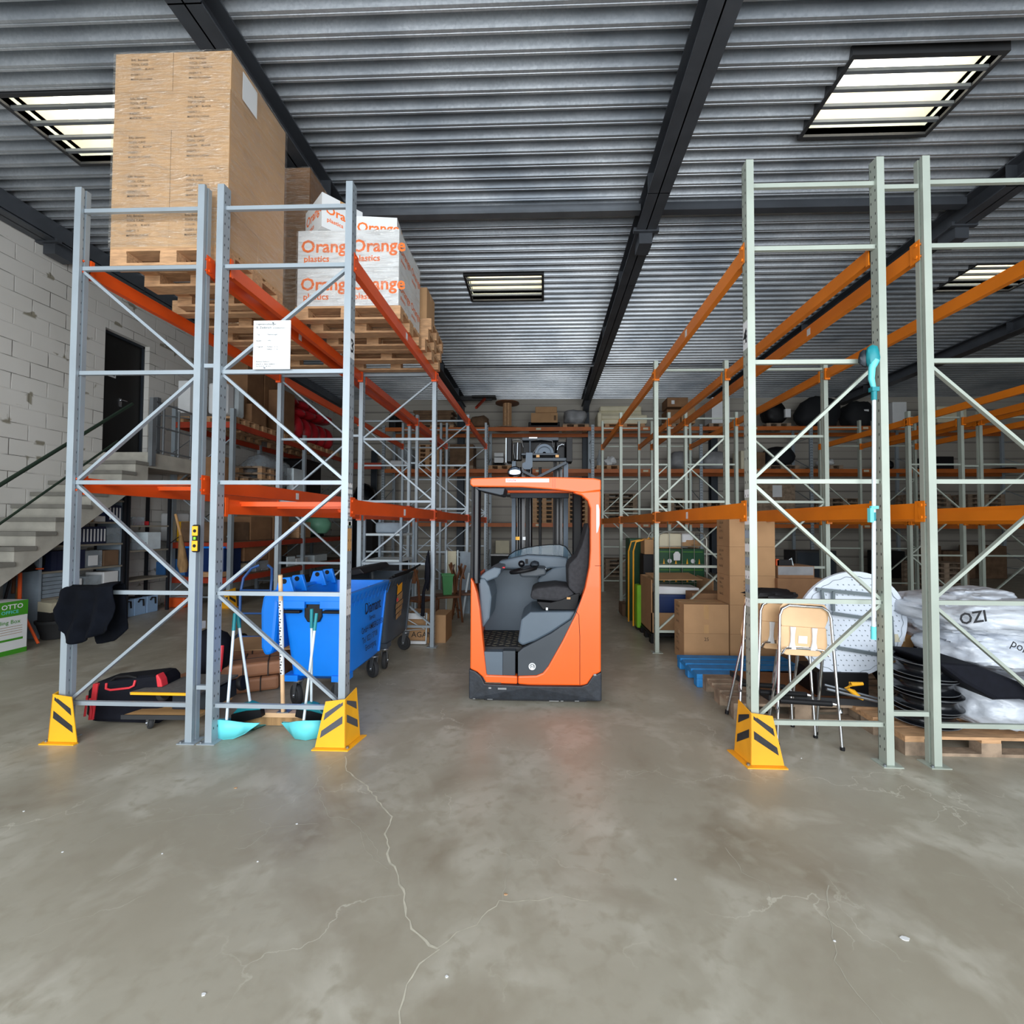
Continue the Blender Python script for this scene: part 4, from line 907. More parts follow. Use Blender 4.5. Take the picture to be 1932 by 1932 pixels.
# lobby dustpans with brushes
def dustpan_set(label_p, label_b, side, px, Y, hx0, hx1):
    g_ = P(px, 1386, Y=Y); z0 = 0.0
    t = thing('dustpan', label_p, 'dustpan', (g_.x, Y, 0))
    n_ = 12; vs = []; s_ = side
    # curved scoop: back wall arc, low pointed lip
    back = [(-.16, .13), (-.13, .15), (-.05, .16), (.03, .15), (.09, .13), (.12, .11)]
    lo = [(-.165, 0), (-.13, -.005), (-.05, -.01), (.04, -.005), (.10, .015), (.2, .085)]
    ya = [-.02, -.07, -.1, -.09, -.05, -.0]
    b2 = [(-.16, .13), (-.13, .15), (-.05, .16), (.03, .15), (.11, .12), (.2, .095)]
    vs = [(s_*x, y, z+.012) for (x, z), y in zip(lo, ya)]+[(s_*x, y-.01, z-.0) for (x, z), y in zip(b2, ya)]
    m_ = len(lo); MBs = MB().add(vs, [(i, i+1, m_+i+1, m_+i) for i in range(m_-1)], 'aqua', None, True)
    fl_ = [(s_*x, y, z+.012) for (x, z), y in zip(lo, ya)]+[(s_*(-.16), .16, .01), (s_*.15, .16, .01)]
    MBs.add(fl_, [tuple(range(len(fl_)))], 'aqua'); MBs.add([(s_*(-.165), -.02, .012), (s_*(-.16), .16, .01), (s_*(-.15), .16, .06), (s_*-.16, -.03, .13)], [(0, 1, 2, 3)], 'aqua')
    o = MBs.build('scoop', t); so = o.modifiers.new('solid', 'SOLIDIFY'); so.thickness = .004
    h0 = Vector((s_*-.02, -.085, .13)); top = P(hx0, 1185, Y=Y+.03); top = top-Vector((g_.x, Y, 0))
    MB().cyl(h0, top, .0105, 'palewhite', 12).build('handle', t)
    u = (top-h0).normalized(); MB().cyl(top-u*.02, top+u*.12, .013, 'teal', 12).build('grip', t)
    MB().tube([h0+Vector((-.02, -.006, 0)), h0+Vector((-.018, -.01, -.04)), h0+Vector((0, -.012, -.05)), h0+Vector((.018, -.01, -.04)), h0+Vector((.02, -.006, 0))], .003, 'teal', 6).build('clip', t)
    b = thing('hand_brush', label_b, 'brush', (g_.x, Y+.06, 0))
    q0 = Vector((s_*.03, .07, .19)); tp2 = P(hx1, 1180, Y=Y+.1)-Vector((g_.x, Y+.06, 0))
    MB().cyl(q0, tp2, .0105, 'palewhite', 12).build('handle', b)
    u = (tp2-q0).normalized(); MB().cyl(tp2-u*.02, tp2+u*.14, .014, 'teal', 12).build('grip', b)
    MB().prism([(s_*-.1, .12), (s_*-.03, .2), (s_*.04, .22), (s_*.13, .19), (s_*.14, .16), (s_*.02, .15)], 'y', .03, .09, 'teal').build('brush_head', b, bevel=.008)
    MB().prism([(s_*-.11, .115), (s_*.02, .15), (s_*.14, .16), (s_*.15, .1), (s_*.0, .06), (s_*-.11, .06)], 'y', .035, .085, 'blk').build('bristles', b)
dustpan_set('aqua dustpan on a stick at the left, beside the rack post pair', 'teal lobby brush leaning with the left dustpan', 1, 445, 3.62, 441, 451)
dustpan_set('aqua dustpan on a stick at the right, behind the yellow post guard', 'teal lobby brush leaning with the right dustpan', -1, 578, 3.64, 594, 588)

# folded removal blankets / wrapped packages
def pack(label, x, y, z, L_, W_, h, rz, straps=((.3,), ())):
    mb = MB(); mb.box(-L_/2, L_/2, -W_/2, W_/2, 0, h, 'paper'); o = mb.build('paper_package', None, (x, y, z), (0, 0, rz), bevel=.03)
    tag(o, label, 'package', None)
    s_ = MB()
    for u in straps[0]:
        xx = -L_/2+u*L_; s_.box(xx-.006, xx+.006, -W_/2-.004, W_/2+.004, -.0, h+.004, 'strap')
    for u in straps[1]:
        yy = -W_/2+u*W_; s_.box(-L_/2-.004, L_/2+.004, yy-.006, yy+.006, 0, h+.004, 'strap')
    s_.build('strap', o)
    return o
pack('upper brown paper package tied with dark straps, on the stack left of the blue container', -3.06, 4.7, .15, .55, .42, .14, .5, ((.35, .75), (.5,)))
pack('lower brown paper package tied with straps, at the bottom of the stack', -3.08, 4.68, .003, .56, .44, .14, .45, ((.3, .7), (.5,)))
pack('crumpled brown paper package lying in front left of the strapped stack', -3.42, 4.38, .003, .5, .4, .2, -.2, ((.6,), ()))
tag(MB().box(-.4, .4, -.25, .25, 0, .012, 'card').build('cardboard_sheet', None, (-3.28, 5.2, .31), (.05, 0, .15)), 'flat brown cardboard sheet lying behind the strapped paper packages', 'cardboard')
pack('flat brown package under the loose cardboard sheet', -3.3, 5.2, .003, .7, .45, .3, .15, ((.5,), ()))
# blue sack truck
t = thing('hand_truck', 'blue tubular hand truck with black wheels behind the rack post pair', 'hand truck', (-3.75, 5.75, 0))
mb = MB()
for s_ in (-1, 1): mb.tube([(s_*.2, 0, .12), (s_*.2, .0, .8), (s_*.19, .04, 1.0), (s_*.14, .12, 1.12), (s_*.06, .16, 1.16)], .017, 'bluetube')
mb.build('frame', t)
for z in (.25, .55, .85): MB().cyl((-.2, 0, z), (.2, 0, z), .012, 'bluetube').build('crossbar', t)
MB().box(-.24, .24, -.25, 0, .03, .04, 'blk').build('toe_plate', t)
for s_ in (-1, 1): MB().lathe([(0, -.04), (.09, -.04), (.13, -.03), (.13, .03), (.09, .04), (0, .04)], 'rubber', n=20, M=Matrix.Translation((s_*.27, .12, .13)) @ Matrix.Rotation(PI/2, 4, 'Y')).build('wheel', t)
# black red backpack sprayer / case between posts
t = thing('backpack', 'black backpack with red trim standing between the twin rack posts', 'bag', (-3.32, 4.62-.2, .21))
MB().blob((0, 0, .22), (.19, .15, .25), 'bag', .08, 1.5, 3, 24).build('body', t)
MB().tube([(.15, -.06, .3), (.17, -.1, .18), (.16, -.1, .06)], .02, 'red').build('trim', t)
MB().cb((-.1, -.05, .5), (.1, .06, .07), 'white').build('label', t)
# black bag with red trim
t = thing('tool_bag', 'large black holdall with red trim lying tilted behind the left front frame', 'bag', (-3.6, 3.82, .0), .1)
mb = MB(); mb.prism([(-.27, .1), (-.22, .03), (.3, .0), (.36, .04), (.34, .36), (.3, .42), (-.2, .37), (-.26, .3)], 'y', -.1, .16, 'bag'); mb.build('body', t, bevel=.04)
MB().prism([(-.23, .06), (-.19, .06), (-.16, .36), (-.2, .36)], 'y', -.112, .165, 'red').build('strap', t, bevel=.004)
MB().prism([(.31, .32), (.352, .32), (.34, .38), (.31, .43), (.295, .42)], 'y', -.106, -.03, 'red').build('corner_trim', t, bevel=.008)
MB().tube([(-.1, -.1, .36), (-.09, -.115, .32), (-.05, -.12, .31), (.1, -.12, .325), (.13, -.115, .34), (.13, -.1, .38)], .009, 'red').build('piping', t)
MB().tube([(-.08, -.07, .37), (-.04, -.08, .4), (.06, -.08, .41), (.12, -.07, .39)], .013, 'blk').build('handle', t)
MB().tube([(-.25, -.1, .26), (-.23, -.13, .2), (-.24, -.13, .1)], .008, 'red').tube([(-.22, -.11, .24), (-.19, -.13, .14), (-.2, -.12, .08)], .007, 'red').build('zip_pull', t)
# stacked dollies
t = thing('furniture_dolly', 'flat wooden furniture dolly with one caster in front, carrying a grey box', 'dolly', (-3.17, 3.82, 0), .02)
dk = MB().prism([(-.28, -.2), (.34, -.2), (.34, .22), (-.12, .22)], 'z', .115, .14, 'ply'); dk.build('deck', t)
MB().prism([(-.29, -.21), (.34, -.21), (.34, -.2), (-.28, -.2)], 'z', .108, .143, 'rubber').build('edge_strip', t)
caster(t, -.1, -.14, .052, .03, .9, .112, 'rubber', .02); caster(t, .25, .12, .052, .03, .3, .112, 'rubber', .02)
tag(MB().box(-.03, .3, -.14, .2, .0, .14, 'steeldk').build('plastic_box', None, (-3.1, 3.86, .146), (0, 0, .02), bevel=.01), 'dark grey plastic box clamped between the two dollies', 'box')
t = thing('furniture_dolly', 'upside-down furniture dolly with grey carpet top and yellow edge', 'dolly', (-3.12, 3.84, .3), 0)
MB().prism([(-.3, -.2), (.3, -.2), (.3, .26), (-.12, .26)], 'z', .0, .018, 'carpet').build('deck', t)
MB().prism([(-.28, -.215), (.3, -.215), (.3, -.2), (-.28, -.2)], 'z', .0, .02, 'yellow').build('edge_strip', t)
g = MB(); g.lathe([(0, -.02), (.045, -.02), (.05, -.01), (.05, .01), (.045, .02), (0, .02)], 'rubber', n=20, M=Matrix.Translation((-.12, -.08, -.05)) @ Matrix.Rotation(PI/2-.5, 4, 'Y')); g.build('wheel', t)
g = MB(); g.lathe([(0, -.02), (.06, -.02), (.065, -.01), (.065, .01), (.06, .02), (0, .02)], 'blk', n=20, M=Matrix.Translation((.45, .1, .0)) @ Matrix.Rotation(PI/2-.2, 4, 'Y')); g.build('wheel', t)
# jacket over the brace
t = MB()
nu, nv = 26, 22; vs = []
J0, J1 = P(130, 1110, Y=3.47), P(222, 1110, Y=3.47)
for side_ in (0, 1):
    vs = []
    for j in range(nv+1):
        v = j/nv
        for i in range(nu+1):
            u = i/nu; x = J0.x+(J1.x-J0.x)*u
            drop = (.42 if side_ == 0 else .34)*(1-.0*u)
            if side_ == 0:
                dr = .34+.06*min(1, u*6)-.02*math.cos(u*9); dr *= (1 if u < .7 else 1-(u-.7)**1.5*1.2)
                x += (.03*math.sin(v*3)*(u-.5)) - .02*v*(1-u)
            else:
                dr = .2+.25*min(1, max(0, (u-.2)*5)); dr *= (1 if u < .75 else 1-(u-.75)**1.5*1.6)
                x += .02*v
            top = 1.19+.03*max(0, math.sin((u-.5)*PI))*(1 if u > .5 else .3)
            z = top-dr*max(0, (v-.12))/.88 if v > .12 else top
            fold = .016*math.sin(u*17+v*3)*(.4+v)+.035*noise.noise(Vector((u*5, v*2.5, side_*5)))+.012*noise.noise(Vector((u*13, v*7, side_*5)))
            y = 3.475-.03-(.02 if v > .1 else .02*v*10)-fold*min(1, v*2) if side_ == 0 else 3.53+.01+fold*min(1, v*2)*.6
            if v < .12: y = (3.5 + (y-3.5)*v/.12); z = top+.02*(1-v/.12)
            vs.append((x, y, z))
    t.add(vs, [(j*(nu+1)+i, j*(nu+1)+i+1, (j+1)*(nu+1)+i+1, (j+1)*(nu+1)+i) for j in range(nv) for i in range(nu)], 'navy', None, True)
o = t.build('jacket'); so = o.modifiers.new('solid', 'SOLIDIFY'); so.thickness = .008
tag(o, 'black jacket hung over the crossbar of the far left front rack frame', 'jacket')
# spirit level on the post
t = thing('spirit_level', 'small yellow and black spirit level hooked to the left inner rack post', 'level', (-2.735, 3.46, 0))
z0, z1 = P(378, 1042, Y=3.45).z, P(378, 990, Y=3.45).z
mb = MB(); mb.box(-.03, .028, -.02, .0, z0, z1, 'blk'); mb.build('casing', t, bevel=.01)
for za, zb2 in ((.05, .42), (.6, .95)): MB().box(-.024, .022, -.028, -.02, z0+(z1-z0)*za, z0+(z1-z0)*zb2, 'yellow').cyl((-.0, -.03, z0+(z1-z0)*(za+zb2)/2), (0, -.027, z0+(z1-z0)*(za+zb2)/2), .013, 'blk', 14).build('panel', t, bevel=.003)
MB().cyl((0, -.026, z0+(z1-z0)*.46), (0, -.026, z0+(z1-z0)*.56), .01, 'lime').build('vial', t)

# cartons and chairs behind the grey container
carton('brown carton with black lettering beside the rear left rack post', -1.98, -1.66, 6.5, 6.9, 0, .42, texts=[('AGAN', .2, .2, .11, 'inkblk')], tape=False)
t = thing('folding_step', 'white folding step stool leaning on the lettered carton', 'step stool', (-1.78, 6.42, 0))
MB().tube([(-.2, 0, .02), (-.2, .02, .44), (.1, .02, .44), (.1, 0, .02)], .012, 'palewhite', closed=True).build('frame', t)
MB().box(-.2, .1, -.02, .02, .01, .05, 'white').build('lower_tread', t); MB().box(-.18, .08, 0, .02, .36, .44, 'white').build('upper_tread', t)
MB().tube([(-.18, -.01, .36), (.08, -.01, .22), (-.18, -.01, .2)], .008, 'palewhite').build('brace', t)
carton('plain brown carton standing just right of the lettered carton', -1.63, -1.42, 6.52, 6.95, 0, .4, 'card', tape=False)
def chair(label, x, y, rz, lean=0):
    t = thing('dining_chair', label, 'chair', (x, y, 0), rz)
    for sx_ in (-1, 1):
        MB().tube([(sx_*.19, -.19, 0), (sx_*.19, -.18, .44)], .02, 'wooddark', 6).build('leg', t)
        MB().tube([(sx_*.19, .24, 0), (sx_*.19, .19, .44), (sx_*.18, .21, .75), (sx_*.18, .29, 1.0)], .021, 'wooddark', 6).build('leg', t)
    MB().box(-.21, .21, -.21, .21, .43, .47, 'wooddark').build('seat', t, bevel=.01)
    MB().cb((0, .25, .86), (.36, .02, .22), 'wooddark', 0, .25).build('backrest', t)
    MB().cyl((-.19, -.18, .2), (.19, -.18, .2), .012, 'wooddark').cyl((-.19, .2, .2), (.19, .2, .2), .012, 'wooddark').build('stretcher', t)
    return t
chair('brown wooden chair carrying the green bin, left of the truck', -1.72, 8.0, -1.2)
chair('brown wooden chair with a tilted back close to the orange truck', -1.45, 8.35, 1.7)
chair('brown wooden chair partly hidden behind the grey waste container', -2.1, 7.6, 2.6)
g0, g1 = P(835, 1130, Y=7.9), P(857, 1091, Y=7.9)
mb = MB(); w_ = (g1.x-g0.x)/2
mb.lathe([(w_*1.0, 0), (w_*1.3, g1.z-g0.z-.03), (w_*1.5, g1.z-g0.z-.03), (w_*1.5, g1.z-g0.z)], 'greenbin', n=4, M=Matrix.Rotation(PI/4+.3, 4, 'Z')); mb.lathe([(0, 0), (w_, 0)], 'greenbin', n=4, M=Matrix.Rotation(PI/4+.3, 4, 'Z'))
tag(mb.build('plastic_bin', None, (-1.72, 8.0, .475)), 'green plastic bin standing on a brown wooden chair', 'bin')
def slat(label, px0, px1, py0, py1, Y, m, name, cat, tilt=0, th=.03):
    a, b = P(px0, py1, Y=Y), P(px1, py0, Y=Y)
    z0 = max(a.z, 0)
    o = MB().box(0, b.x-a.x, 0, th, 0, b.z-z0, m).build(name, None, (a.x, Y, z0), (tilt, 0, 0))
    return tag(o, label, cat)
slat('tall beige board leaning upright behind the brown chairs, left one', 843, 860, 1040, 1158, 8.75, 'cream', 'wood_board', 'board', -.04)
slat('tall grey board leaning upright closest to the orange truck', 866, 887, 1042, 1158, 8.7, 'greyplastic', 'wood_board', 'board', -.04)
for i, (x0, x1) in enumerate(((840, 844), (861, 865))):
    a, b = P(x0, 1158, Y=8.6), P(x1, 1038, Y=8.64)
    tag(MB().box(a.x, b.x, 8.62, 8.66, 0, b.z, 'palewhite').build('metal_strip'), ['upright pale metal strip left of the beige board', 'upright pale metal strip between the beige and the grey board'][i], 'strip')
a, b = P(872, 1150, Y=8.2), P(883, 1082, Y=8.3)
tag(MB().tube([(a.x, 8.2, .01), (b.x, 8.4, b.z)], .02, 'palewhite').build('metal_tube'), 'slanting pale metal tube against the boards beside the truck', 'tube')
# rolled dark cloth hanging at rear left post
t0, t1 = P(808, 1040, Y=6.2), P(806, 1110, Y=6.2)
tag(MB().blob(((t0.x+t1.x)/2, 6.2, (t0.z+t1.z)/2), (.04, .04, (t0.z-t1.z)/2), 'bag', .3, 2, 5, 16).tube([(t1.x, 6.2, t1.z+.1), (t1.x-.05, 6.2, t1.z-.05), (t1.x-.06, 6.2, .45)], [.03, .02, .03], 'bag').build('umbrella'), 'rolled dark blue parasol leaning at the rear left rack post', 'umbrella')
# small shelf of white-grey boards in the left rack
def shelfunit(label, x0, x1, y0, y1, zs, h, mpst, msh, name='shelving_unit'):
    t = thing(name, label, 'shelf')
    for x in (x0, x1):
        for y in (y0, y1): MB().box(x-.02, x+.02, y-.02, y+.02, 0, h, mpst).build('post', t)
    for z in zs: MB().box(x0, x1, y0, y1, z-.02, z+.015, msh).build('shelf_board', t)
    return t
# ================================================================ LEFT WALL: shelving under the stairs
ws = thing('shelving_unit', 'tall grey metal shelving unit full of binders and boxes under the stairs', 'shelf')
Y0, Y1 = 6.45, 7.78
for y, h_ in ((Y0, 1.36), (Y1, 2.42)):
    for x in (-7.5, -8.0): MB().box(x-.02, x+.02, y-.02, y+.02, 0, h_, 'dkpost' if y == Y1 else 'greyplastic').build('post', ws)
    MB().box(-8.0, -7.5, y-.006, y+.006, 0, h_, 'greyplastic').build('side_panel', ws)
SZ = [P(200, q, X=-7.5).z for q in (1110, 1075, 1037, 998, 958)]
SZ = [.12, .58, .98, 1.37, 1.74, 2.12]
for z in SZ: MB().box(-8.0, -7.49, Y0 if z < 1.3 else 7.38+(z-2.2)/.81, Y1, z-.03, z, 'shelf').build('shelf_board', ws)
def xb(px0, py0, px1, py1, X=-7.48): # rectangle on a plane X=const -> y0,y1,z0,z1
    a, b = P(px0, py1, X=X), P(px1, py0, X=X); return a.y, b.y, a.z, b.z
# blue-grey stacked lids/crates on the left part of the shelf
k = 0
ORD = ['lowest', 'second', 'third', 'fourth', 'fifth', 'sixth', 'seventh']
for lv, z0, z1, n_ in ((0, .12, .55, 7), (1, .58, .95, 6)):
    for i in range(n_):
        h = (z1-z0)/n_
        tag(MB().box(-7.93, -7.52, 6.52, 6.86+.02*math.sin(i*3), z0+i*h+.003, z0+(i+1)*h-.004, 'greyplastic').build('plastic_tray'), ORD[i]+' blue grey tray counted upwards on the '+['bottom', 'second'][lv]+' shelf under the stairs', 'tray', 'blue grey trays on the shelving under the stairs')
# binders
nb_ = 0
for sh, (ya, yb), n_ in ((3, (6.95, 7.47), 9), (4, (7.5, 7.74), 4)):
    for i in range(n_):
        w = (yb-ya)/n_; z = SZ[sh]
        o = MB().box(-7.8, -7.51, ya+i*w+.002, ya+(i+1)*w-.003, z+.002, z+.29, 'binder'); o.box(-7.51, -7.508, ya+i*w+w*.3, ya+i*w+w*.75, z+.04, z+.25, 'white' if i % 2 else 'binblue' if 0 else 'white')
        tag(o.build('ring_binder'), 'dark blue binder '+['first', 'second', 'third', 'fourth', 'fifth', 'sixth', 'seventh', 'eighth', 'ninth'][i]+' from the left on the '+('middle' if sh == 3 else 'upper')+' shelf under the stairs', 'binder', 'blue binders on the shelving under the stairs')
for i in range(6):
    z = SZ[2]; ya = 6.62+i*.085
    tag(MB().box(-7.8, -7.51, ya, ya+.08, z+.002, z+.3, 'binder').build('ring_binder'), ['first', 'second', 'third', 'fourth', 'fifth', 'sixth'][i]+' dark purple binder from the left on the third shelf behind the jacket post', 'binder', 'purple binders on the shelving under the stairs')
def bx(label, X0, X1, ya, yb, z0, z1, m, name, cat, extra=None, bevel=.006, group=None):
    mb = MB().box(X0, X1, ya, yb, z0, z1, m)
    if extra: extra(mb)
    return tag(mb.build(name, bevel=bevel), label, cat, group)
bx('clear plastic box with brown papers on the third shelf under the stairs', -7.9, -7.52, 7.5, 7.74, SZ[3]+.002, SZ[3]+.27, 'clear', 'storage_box', 'box')
bx('see-through box left on the second shelf under the stairs', -7.9, -7.52, 7.12, 7.42, SZ[2]+.002, SZ[2]+.28, 'clear', 'storage_box', 'box', lambda m_: m_.box(-7.515, -7.51, 7.18, 7.34, SZ[2]+.03, SZ[2]+.2, 'white'))
bx('brown filled box right on the second shelf under the stairs', -7.9, -7.52, 7.45, 7.72, SZ[2]+.002, SZ[2]+.27, 'card3', 'storage_box', 'box')
bx('blue lidded box on the upper shelf under the stairs', -7.9, -7.52, 7.16, 7.46, SZ[4]+.1, SZ[4]+.3, 'navybox', 'storage_box', 'box')
bx('small brown carton on the upper shelf below the blue lidded box', -7.9, -7.52, 7.14, 7.26, SZ[4]+.002, SZ[4]+.098, 'card', 'storage_box', 'box')
bx('small white box on the upper shelf below the blue lidded box', -7.9, -7.52, 7.28, 7.46, SZ[4]+.002, SZ[4]+.098, 'whitebox', 'storage_box', 'box')
bx('dark flat case on the top shelf under the stairs', -7.9, -7.52, 7.42, 7.72, SZ[5]+.002, SZ[5]+.14, 'blk', 'flat_case', 'case')
bx('stack of white papers on the lower shelf beside the grey trays', -7.85, -7.52, 6.9, 7.1, SZ[1]+.002, SZ[1]+.24, 'white', 'paper_stack', 'paper')
bx('clear bag of parts on the lower shelf behind the jacket', -7.85, -7.52, 7.15, 7.42, SZ[1]+.002, SZ[1]+.26, 'clear', 'storage_box', 'box')
bx('white document box on the lower shelf under the stairs', -7.85, -7.52, 7.46, 7.72, SZ[1]+.002, SZ[1]+.3, 'whitebox', 'storage_box', 'box')
# second, open shelving unit
w2 = thing('shelving_unit', 'black post shelving unit right of the stairs with grey boards', 'shelf')
YA, YB2 = 7.86, 8.75
for (x, y) in ((-7.5, YA), (-7.5, YB2), (-7.95, YA+.25), (-7.95, YB2)): MB().box(x-.025, x+.025, y-.02, y+.02, 0, 2.35, 'dkpost').build('post', w2)
for z in (.68, 1.22, 1.68): MB().box(-7.98, -7.49, YA, YB2, z-.03, z, 'shelf').build('shelf_board', w2)
MB().bar((-7.5, YB2, 1.3), (-7.5, YB2+1.2, 2.0), .012, .012, 'dkpost').build('brace', w2)
bx('clear jar-filled tray on the upper board of the black post shelving', -7.85, -7.55, 8.0, 8.25, 1.682, 1.84, 'clear', 'storage_box', 'box', lambda m_: m_.box(-7.8, -7.6, 8.27, 8.4, 1.682, 1.76, 'red'))
bx('frosted container on the middle board of the black post shelving', -7.85, -7.53, 8.3, 8.6, 1.222, 1.55, 'palewhite', 'storage_box', 'box')
bx('clear wide tub under the frosted container on the black post shelving', -7.85, -7.53, 8.0, 8.28, 1.222, 1.36, 'clear', 'storage_box', 'box')
for i in range(3):
    ya = 7.86+.26*i
    t = thing('canister_crate', ['left', 'middle', 'right'][i]+' one of three pale blue crates on the floor by the shelving', 'crate', (-7.6, ya, 0), 0, 'pale blue crates on the floor')
    MB().box(-.3, .02, 0, .25, 0, .32, 'icebox').build('body', t, bevel=.012)
    MB().tube([(.022, .07, .24), (.03, .1, .29), (.03, .17, .28), (.03, .18, .16)], .014, 'blk').build('handle', t)
    MB().box(-.26, -.02, .04, .2, .32, .335, 'blk').build('lid', t)
# things by the far left edge
t = thing('office_carton', 'white and green archive carton at the left edge of the floor', 'box', (-7.0, 5.5, 0), .0)
c0, c1 = P(50, 1228, Z=0), P(50, 1131, X=P(50, 1228, Z=0).x)
t.location = (c0.x, c0.y, 0); hh = c1.z
MB().box(-.4, 0, -.75, 0, 0, hh, 'whitebox').build('body', t, bevel=.004)
mb = MB(); e_ = .0015
mb.box(0, e_, -.75, 0, hh*.72, hh, 'green'); mb.box(0, e_, -.75, 0, 0, hh*.09, 'green'); mb.box(0, e_, -.55, -.05, hh*.26, hh*.3, 'green')
mb.text('OTTO', .085, 'white', MR(e_+.001, -.3, hh*.86)); mb.text('OFFICE', .06, 'aqua', MR(e_+.001, -.3, hh*.77)); mb.text('Recycling Box', .07, 'green', MR(e_+.001, -.48, hh*.58))
for k in range(4): mb.box(0, e_, -.45, -.06, hh*(.52-.045*k), hh*(.528-.045*k), 'straw')
mb.build('print', t)
t = thing('rubble_bucket', 'black rubber bucket on the floor behind the archive carton', 'bucket', (-7.28, 6.5, 0))
MB().lathe([(0, .01), (.14, .01), (.2, .22), (.21, .23), (.22, .25), (.22, .28), (.2, .28), (.13, .02), (0, .02)], 'rubber', n=24).build('body', t)
tag(MB().box(-.1, .1, -.12, .1, 0, .2, 'rubber').box(-.12, .12, -.12, .12, .2, .34, 'cream').build('rag_bundle', None, (-7.42, 6.55, .2), (0, .1, 0)), 'olive cloth bundle sticking out of the black bucket', 'cloth')
a, b = P(50, 1165, X=-7.2), P(72, 1214, X=-7.0)
tag(MB().tube([P(35, 1140, X=-7.35), b], .016, 'orangep').build('shovel_handle'), 'orange handle lying against the floor right of the archive carton', 'handle')
a, b = P(36, 1170, X=-7.3), P(38, 1076, X=-7.5); c_, d_ = P(28, 1074, X=-7.5), P(82, 1073, X=-7.4)
tag(MB().tube([a, b], .022, 'orangep').tube([c_, d_], .012, 'orangep').build('snow_shovel'), 'orange T-handled shovel standing upside down behind the archive carton', 'shovel')
tag(MB().prism([(0, 0), (.5, .02), (.42, .16), (.1, .14)], 'x', 0, .03, 'blk').tube([(0, .2, .02), (0, .05, -.7)], .016, 'blk').build('dust_broom', None, P(-10, 1086, X=-7.45)), 'black broad broom standing upside down under the stairs', 'broom')
a = P(40, 1120, X=-7.9)
for i, (p0, p1, m_, r_) in enumerate((((50, 1130), (56, 1040), 'blk', .014), ((30, 1135), (38, 1050), 'straw', .012), ((24, 1120), (30, 1060), 'wooddark', .02), ((44, 1120), (52, 1090), 'palewhite', .012))):
    tag(MB().cyl(P(*p0, X=-7.8), P(*p1, X=-7.9), r_, m_).build('leaning_stick'), ['black tool stick leaning under the stairs beside the orange shovel', 'straw coloured tool stick leaning under the stairs', 'dark brown tool stick leaning under the stairs', 'short white stick leaning under the stairs'][i], 'stick')
y0, y1, z0, z1 = xb(57, 1050, 86, 1068, -7.6)
tag(MB().box(-7.75, -7.6, y0, y1, z0, z1, 'blk').box(-7.6, -7.597, y0+.05, y1-.05, z0+.03, z1-.02, 'greyplastic').build('picture_frame'), 'black framed device leaning at the left side of the shelving', 'frame')

# ================================================================ rack along the left wall
G = thing('pallet_rack', 'red beamed rack along the left wall with cartons and blue crates', 'shelving')
GX0, GX1, GY = -7.66, -6.43, [9.02, 11.8, 14.6]
for y in GY:
    fr = MB().box(GX0, GX1, y-.012, y+.012, .2, .23, 'post').box(GX0, GX1, y-.012, y+.012, 2.4, 2.43, 'post').bar((GX0, y, .3), (GX1, y, 1.3), .02, .03, 'post', (0, 1, 0)).bar((GX1, y, 1.4), (GX0, y, 2.4), .02, .03, 'post', (0, 1, 0)).bar((GX0, y, 2.5), (GX1, y, 3.5), .02, .03, 'post', (0, 1, 0)).build('upright_frame', G)
    for x in (GX0, GX1): MB().box(x-.04, x+.04, y-.04, y+.04, 0, 4.1, 'post').build('post', fr)
GZ = (.62, 1.33, 2.45, 3.82)
for z in GZ:
    for j in (0, 1):
        for x in (GX0, GX1): MB().box(x-.02, x+.02, GY[j]+.04, GY[j+1]-.04, z-.12, z, 'beamold').build('beam', G)
        if z < 2: MB().box(GX0, GX1, GY[j]+.04, GY[j+1]-.04, z, z+.02, 'card3').build('shelf_board', G)
    MB().box(GX0, GX1, GY[0]-.03, GY[0]-.0, z-.12, z, 'beamold').build('beam', G)
t_ = guard('small yellow and black post guard at the corner of the left wall rack', GX1, GY[0], 1, 0, 'stripe')
def gbox(label, p0, p1, X0, X1, z0, m, name='cardboard_box', cat='box', zt=None, bev=.01, lid=None):
    # box on rack G: front face on plane X1, horizontal pixel range p0,p1 measured at pixel row, top pixel zt
    a = P(p0, 1000, X=X1); b = P(p1, 1000, X=X1); z1 = P((p0+p1)/2, zt, X=X1).z if zt < 1e4 else z0+zt-1e4
    mb = MB().box(X0, X1, a.y, b.y, z0, z1, m)
    if lid: mb.box(X0-.01, X1+.01, a.y-.01, b.y+.01, z1-.04, z1, lid)
    return tag(mb.build(name, bevel=bev), label, cat)
# end bay facing the camera (y ~ 9.0 plane)
def ybox(label, px0, py0, px1, py1, Y, dep, m, name='storage_box', cat='box', bev=.008, zmin=None, extra=None, group=None):
    a, b = P(px0, py1, Y=Y), P(px1, py0, Y=Y); z0 = a.z if zmin is None else zmin
    mb = MB().box(0, b.x-a.x, 0, dep, 0, b.z-z0, m)
    if extra: extra(mb, b.x-a.x, dep, b.z-z0)
    return tag(mb.build(name, None, (a.x, Y, z0), bevel=bev), label, cat, group)
ybox('yellow plastic box on the middle shelf at the end of the left wall rack', 333, 984, 362, 1016, 9.1, .4, 'yplastic', zmin=1.352)
ybox('white rounded container left of the yellow box on the left wall rack', 301, 968, 331, 1016, 9.15, .4, 'white', 'container', 'container', .04, zmin=1.352)
ybox('wide dark blue crate on the low shelf end of the left wall rack', 313, 1055, 362, 1100, 9.1, .5, 'bluecrate', 'plastic_crate', 'crate', zmin=.642)
ybox('lighter blue crate on the low shelf end of the left wall rack', 288, 1060, 311, 1100, 9.15, .5, 'bluecrate', 'plastic_crate', 'crate', zmin=.642)
